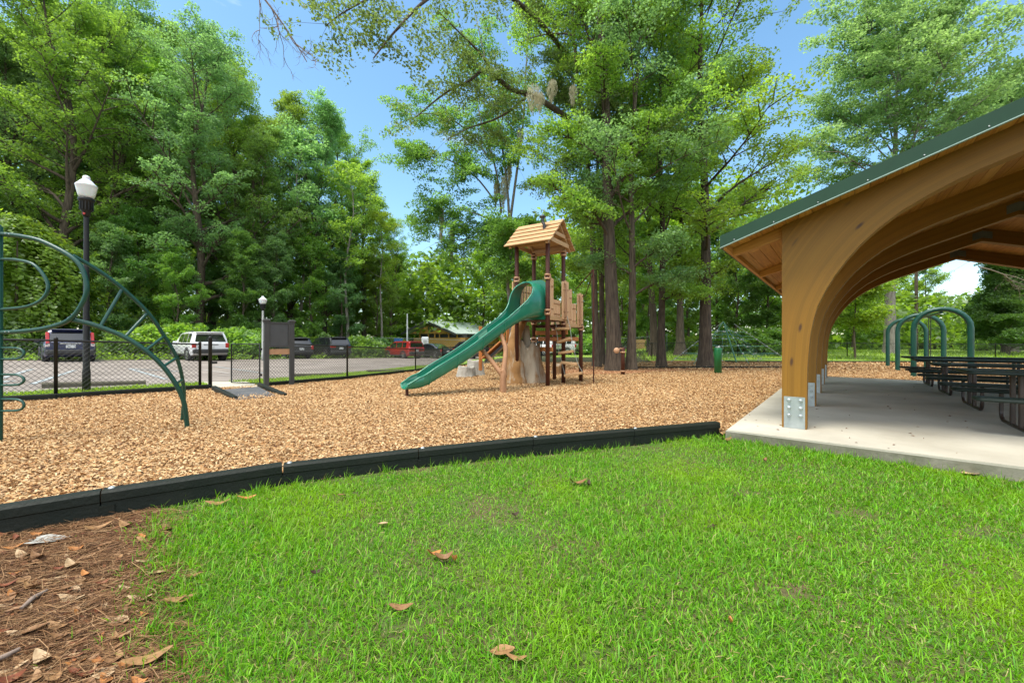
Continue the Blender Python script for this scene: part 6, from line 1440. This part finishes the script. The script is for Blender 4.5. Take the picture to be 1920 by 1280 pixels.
for px, Y_, sc, lm, lb in ((40, 24.5, 1.2, 'leaf_dark', 'shrub behind the navy SUV'), (235, 26.5, 1.0, 'leaf_dark', 'shrub between navy and white SUVs'), (285, 27.6, 1.3, 'leaf_mid', 'rounded shrub touching the white SUV nose'), (345, 29, 1.4, 'leaf_bright', 'bright green shrub right behind the white SUV'), (445, 30, 1.3, 'leaf_mid', 'bright shrub behind the open gate'), (480, 31.5, 1.3, 'leaf_mid', 'bright shrub behind the notice board post'), (545, 36, 1.5, 'leaf_mid', 'shrub over the crossover roof'), (585, 37.5, 1.5, 'leaf_mid', 'shrub over the black SUV nose'), (678, 36.8, 1.15, 'leaf_mid', 'round shrub at the black SUV tail'), (700, 40.5, 1.1, 'leaf_blue', 'shrub before the far white car'), (735, 48, 1.3, 'leaf_bright', 'shrub by the far fence'), (872, 47, .7, 'leaf_mid', 'low shrub in front of the park building'), (1105, 40, 1.2, 'leaf_mid', 'shrub behind the climbing pole'), (1240, 38, 1.0, 'leaf_bright', 'shrub among the far trunks'), (1300, 33, .8, 'leaf_bright', 'low shrub beside the rope net'),
  (1390, 32, 1.2, 'leaf_dark', 'dark shrub behind the rope net'), (1440, 31, 1.2, 'leaf_dark', 'dark shrub beside the pavilion column'), (1745, 58, 1.6, 'leaf_lime', 'bright shrub beyond the swing hoops'), (1800, 62, 1.8, 'leaf_bright', 'shrub at the foot of the sky gap'), (1845, 46, 1.3, 'leaf_mid', 'shrub at the foot of the dark cedar'), (1700, 60, 1.6, 'leaf_bright', 'shrub beyond the far fence behind the hoops')):
    plant('shrub', lb, px, Y_, sc, rnd.uniform(0, 6), cat='shrub', group=gs, lm=lm)

# the big trees by the tower
def hero(seed, nm, lb, px, Y_, H, r0, cb, Rc, nl, prof, per, ls, lm, bm, lean=(0, 0), cr=.62, droop=.08, extra=None, group=None, wob=.3, sub=8, flat=.5, flare=1.5):
    mb, cl = grow(seed, H, r0, cb, Rc, nl, prof, droop, wob, sub, cr, lean, flare, tr_n=16, limb_k=.30, asc=.35)
    p0 = at(px, Y_)
    ex = []
    if extra:
        for pts, ra, rb, kids in extra:
            pp = spline([W(*p)-p0 for p in pts], 5); k = len(pp); mb.tube(pp, [lerp(ra, rb, i/(k-1)) for i in range(k)], 8)
            r_ = random.Random(seed*7+len(ex))
            for i in range(kids):
                q = pp[int((.25+.75*r_.random())*(k-1))]; d = Vector((r_.uniform(-1, 1), r_.uniform(-1, 1), r_.uniform(-.7, .6))).normalized(); e_ = q+d*r_.uniform(.6, 1.9)
                mb.tube([q, q.lerp(e_, .5)+Vector((0, 0, .08)), e_], [rb*.5, rb*.3, .006], 4, cap=False); ex.append((*e_, cr*r_.uniform(.5, .95)))
                if r_.random() < .6: ex.append((*q.lerp(e_, .6), cr*r_.uniform(.4, .8)))
    t = tree(nm, lb, 'tree', group, p0, 0, 1, mb, cl+ex, per, ls, lm, bm, flat=flat); return t
gh = 'big trees standing round the play tower'
hi = lambda u: (.55+.5*math.sin(PI*u))
hero(101, 'shade_tree', 'tallest big trunk tree beside the round activity post', 1152, 17.3, 27, .32, .20, 4.8, 28, hi, 98, .118, M['leaf_mid'], M['bark_dark'], lean=(-.055, 0), group=gh, cr=.56, flare=1.5)
hero(102, 'shade_tree', 'slimmer grey trunk tree touching the tallest big trunk', 1183, 17.7, 21, .19, .16, 4.4, 26, oval, 98, .118, M['leaf_blue'], M['bark'], lean=(.02, .01), group=gh, flare=1.65)
hero(103, 'shade_tree', 'dark slim trunk tree between big trunk and rope net', 1240, 20, 22, .19, .14, 4.8, 28, oval, 98, .122, M['leaf_mid'], M['bark_dark'], lean=(.0, 0), group=gh, flare=1.65)
hero(104, 'shade_tree', 'thick blotchy trunk tree in front of the rope net', 1323, 19.4, 24, .29, .13, 5.4, 32, oval, 100, .125, M['leaf_bright'], M['bark_dark'], lean=(-.01, .01), group=gh, flare=1.65)
limbs = [([(1068, 225, 19.8), (1040, 205, 19.4), (1000, 180, 18.8), (960, 168, 18.2), (925, 140, 17.6), (905, 132, 17.4), (880, 152, 17.2), (850, 165, 17), (815, 190, 16.8), (780, 220, 16.6)], .15, .02, 44),
         ([(925, 140, 17.6), (900, 100, 17), (860, 60, 16.4), (820, 20, 15.8)], .06, .02, 14), ([(990, 178, 18.7), (960, 205, 18.4), (925, 225, 18), (880, 240, 17.6), (840, 260, 17.4)], .07, .02, 16),
         ([(1060, 100, 19.8), (1010, 40, 18), (950, -10, 16.5), (880, -40, 15), (800, 0, 14), (740, 60, 13.5), (700, 110, 13.2)], .12, .02, 26), ([(800, 0, 14), (720, -10, 13.4), (650, 20, 13), (610, 50, 12.8)], .05, .015, 24)]
hero(105, 'shade_tree', 'dark trunk tree behind the tower with a long limb sweeping over the slide', 1119, 20, 26, .19, .26, 4.4, 22, hi, 98, .118, M['leaf_olive'], M['bark'], lean=(-.07, 0), extra=limbs, group=gh, cr=.60)
hero(106, 'shade_tree', 'pale thick trunk far behind the slim dark trunk', 1276, 31, 25, .29, .2, 5, 24, oval, 120, .22, M['leaf_mid'], M['bark'], group=gh, flare=2.2)
hero(107, 'shade_tree', 'leaning dark trunk far behind the activity post', 1226, 32, 20, .33, .3, 4.5, 20, oval, 120, .22, M['leaf_bright'], M['bark_dark'], lean=(-.05, 0), group=gh)
hero(108, 'shade_tree', 'dark trunk tree immediately behind the climbing pole', 1128, 21.5, 22, .17, .2, 4.2, 26, oval, 98, .125, M['leaf_mid'], M['bark_dark'], lean=(-.015, 0), group=gh)
# pale forked tree with hanging moss
fork = [([(955, 415, 25), (950, 340, 25), (938, 250, 25), (925, 170, 25), (905, 90, 25), (890, 20, 25)], .085, .02, 26), ([(957, 410, 25), (968, 330, 25), (980, 240, 25), (985, 150, 25), (990, 60, 25), (985, -20, 25)], .09, .02, 26),
        ([(940, 400, 25.2), (930, 320, 25.4), (905, 240, 25.6), (885, 140, 25.8), (868, 60, 26)], .07, .02, 28), ([(930, 380, 25), (890, 330, 24.6), (840, 300, 24.2), (790, 290, 24), (752, 270, 24)], .06, .012, 34), ([(935, 420, 25), (890, 400, 24.6), (840, 390, 24.2), (800, 395, 24), (778, 420, 24)], .05, .012, 34), ([(950, 430, 25), (910, 440, 24.6), (860, 450, 24.2), (815, 455, 24)], .05, .015, 20), ([(920, 300, 25.4), (870, 240, 25), (820, 215, 24.6), (770, 215, 24.4)], .06, .012, 20)]
mt_ = hero(110, 'moss_tree', 'pale forked open tree hung with grey moss behind the tower', 957, 25, 9, .22, .55, 2.6, 7, oval, 190, .135, M['leaf_dark'], M['bark_pale'], extra=fork, group=gh, cr=.8, flare=1.3)
def moss_at(par, px, py, Y_, L, w_):
    c = np.array(W(px, py, Y_)-par.location); n = int(420*L); f = RT_.random(n); rr = w_*.42*(.35+.9*np.sin(PI*np.clip(f*.75+.12, 0, 1)))*(1-.75*f**3)
    k = RT_.integers(0, 16, n); a = k*2.4; q = (k+.5)/16
    P = np.stack([rr*np.sqrt(q)*np.cos(a)+RT_.normal(size=n)*.025, rr*np.sqrt(q)*np.sin(a)+RT_.normal(size=n)*.025, -L*f*(.6+.4*((k*7)%5)/4)], 1)+c
    d = np.stack([RT_.normal(size=n)*.25, RT_.normal(size=n)*.25, -np.ones(n)], 1); s_ = RT_.normal(size=(n, 3))*np.array([1, 1, .1]); s_ /= np.linalg.norm(s_, axis=1, keepdims=True)
    l_ = RT_.uniform(.08, .2, n)[:, None]; w2 = RT_.uniform(.008, .02, n)[:, None]
    V = np.stack([P-s_*w2, P+s_*w2, P+d*l_+s_*w2*.3, P+d*l_-s_*w2*.3], 1).reshape(-1, 3)
    return np_mesh('hanging_moss', V, (np.arange(n)*4)[:, None]+np.array([0, 1, 2, 3]), M['moss'], par)
tr5 = [o for o in bpy.data.objects if o.get('label', '').startswith('dark trunk tree behind the tower')][0]
for px, py, Y_, L, w_ in ((1000, 160, 17.6, 1.2, .75), (1035, 150, 17.9, 1.0, .5), (1012, 175, 17.6, .8, .45), (1075, 160, 18.2, .9, .4)): moss_at(tr5, px, py, Y_, L, w_)
for px, py, Y_, L, w_ in ((975, 240, 25, 1.6, .5), (945, 330, 25, 2.2, .6), (955, 300, 25, 1.8, .3), (930, 340, 25.2, 1.8, .3), (828, 390, 24.2, 2.2, .35), (848, 420, 24.2, 2.2, .35)): moss_at(mt_, px, py, Y_, L, w_)
# right-hand trees
hero(120, 'maple_tree', 'large pale green open tree rising above the pavilion roof', 1668, 33, 27, .42, .34, 9.4, 42, hi, 130, .22, M['leaf_pale'], M['bark_pale'], lean=(.03, 0), cr=.92, flare=1.3)
hero(121, 'maple_tree', 'pale green tree cut by the picture edge above the roof', 1900, 38, 27, .34, .3, 7.5, 36, hi, 120, .22, M['leaf_pale'], M['bark_pale'], cr=.95)
hero(122, 'young_tree', 'young lime green tree just beyond the pavilion column', 1603, 27, 6.8, .07, .28, 2.4, 20, broad, 130, .13, M['leaf_lime'], M['bark'], cr=.62, flare=1.1)
for px, Y_, H, lm, lb in ((1600, 50, 15, 'leaf_dark', 'dark tree behind the young lime tree'), (1735, 60, 14, 'leaf_bright', 'round tree beside the sky gap under the roof'), (1680, 66, 17, 'leaf_mid', 'tree behind the swing hoops'), (1780, 80, 8.5, 'leaf_bright', 'low far tree at the foot of the sky gap')):
    plant('mid', lb, px, Y_, H/13, rnd.uniform(0, 6), group='trees beyond the far fence', lm=lm)
hero(126, 'cedar_tree', 'dark dense cedar at the edge of the picture under the roof', 1885, 34, 9.6, .22, .02, 3.1, 40, cone, 170, .14, M['leaf_dark'], M['bark'], cr=.75, droop=.05, flat=.35)
hero(127, 'cedar_tree', 'second dark cedar behind the swing side of the cedar', 1935, 38, 12, .25, .02, 3.6, 40, cone, 170, .14, M['leaf_dark'], M['bark'], cr=.8, flat=.35)
def bare(seed, p0, dirv, L, n, nm, lb, r0=.03):
    r_ = random.Random(seed); mb = MB()
    def br(p, d, l, r, dep):
        pts = [p]; q = d.copy()
        for k in range(5): q = (q+Vector((r_.gauss(0, .16), r_.gauss(0, .16), r_.gauss(0, .14)))).normalized(); pts.append(pts[-1]+q*l/5)
        mb.tube(pts, [r*(1-.75*k/5) for k in range(6)], 4, cap=False)
        if dep: 
            for k in range(n): br(pts[r_.randint(1, 5)], (q+Vector((r_.gauss(0, .6), r_.gauss(0, .6), r_.gauss(0, .6)))).normalized(), l*r_.uniform(.35, .6), r*.5, dep-1)
    br(p0, dirv, L, r0, 3); return tag(mb.build(nm, M['twig']), lb, 'branch')
bare(6, W(1835, 500, 30), Vector((.8, -.2, -.35)), 3.6, 4, 'bare_branch', 'bare grey branches in front of the dark cedar', .05)
bare(9, W(462, -55, 13), Vector((.5, .1, -.85)), 3.0, 5, 'bare_branch', 'bare reddish twig hanging into the blue sky', .045)
# the wood behind everything reads as one mass
cl = []
for k in range(760):
    px = RT_.uniform(-500, 2400); Y_ = RT_.uniform(52, 88)
    topy = np.interp(px, [-500, 380, 470, 560, 640, 740, 900, 1000, 1100, 1450, 1560, 1650, 1740, 1770, 1815, 1850, 2400], [150, 150, 300, 380, 430, 490, 470, 430, 330, 330, 430, 520, 560, 606, 600, 540, 450])
    zt_ = max(2, EYE-(topy-HOR)*Y_/F); x_ = (px-960)*Y_/F
    for j in range(6): cl.append((x_+RT_.normal()*1.5, Y_+RT_.normal()*1.5, zt_*((j+RT_.random())/6.2)**1.25, 2.2))
P_, N_ = clump_leaves(cl, 46, flat=.7); M['leaf_wood'] = leafm('leaf_wood', (.13, .23, .035), hue=0)
tag(leaf_obj('far_woods', P_, N_, .8, M['leaf_wood']), 'continuous green wood far behind the lot and lawns', 'woods', kind='stuff')
# leafy ground cover under the forest edge
n = 16000; s_ = RT_.random(n); off_ = RT_.uniform(.3, 7, n); bx_ = -36+s_*44; by_ = np.interp(bx_, [-36, -27.5, -18.8, -9.3, 1.5, 10], [11.5, 18.8, 26.2, 38.6, 56, 60]); P_ = np.stack([bx_-off_*.7, by_+off_*.7, np.array([height(a, b_) for a, b_ in zip(bx_, by_)])+RT_.random(n)*.5*RT_.random(n)], 1)
tag(leaf_obj('ground_cover', P_, RT_.normal(size=(n, 3))*.5+np.array([0, 0, 1]), .2, M['leaf_mid']), 'low leafy ground cover along the forest edge', 'ground cover', kind='stuff')
n = 9000; x_ = RT_.uniform(9, 46, n); y_ = RT_.uniform(26, 45, n); zz = np.array([height(a, b_) for a, b_ in zip(x_, y_)])
tag(blades(x_, y_, zz, RT_.uniform(.1, .3, n), RT_.uniform(.03, .06, n), np.abs(RT_.normal(.5, .3, n)), 'far_grass', M['verge_grass']), 'rough bright grass beyond the far fence', 'grass', kind='stuff')
for k_, (p, nm) in PROTO.items():
    if 'used' in p: del p['used']
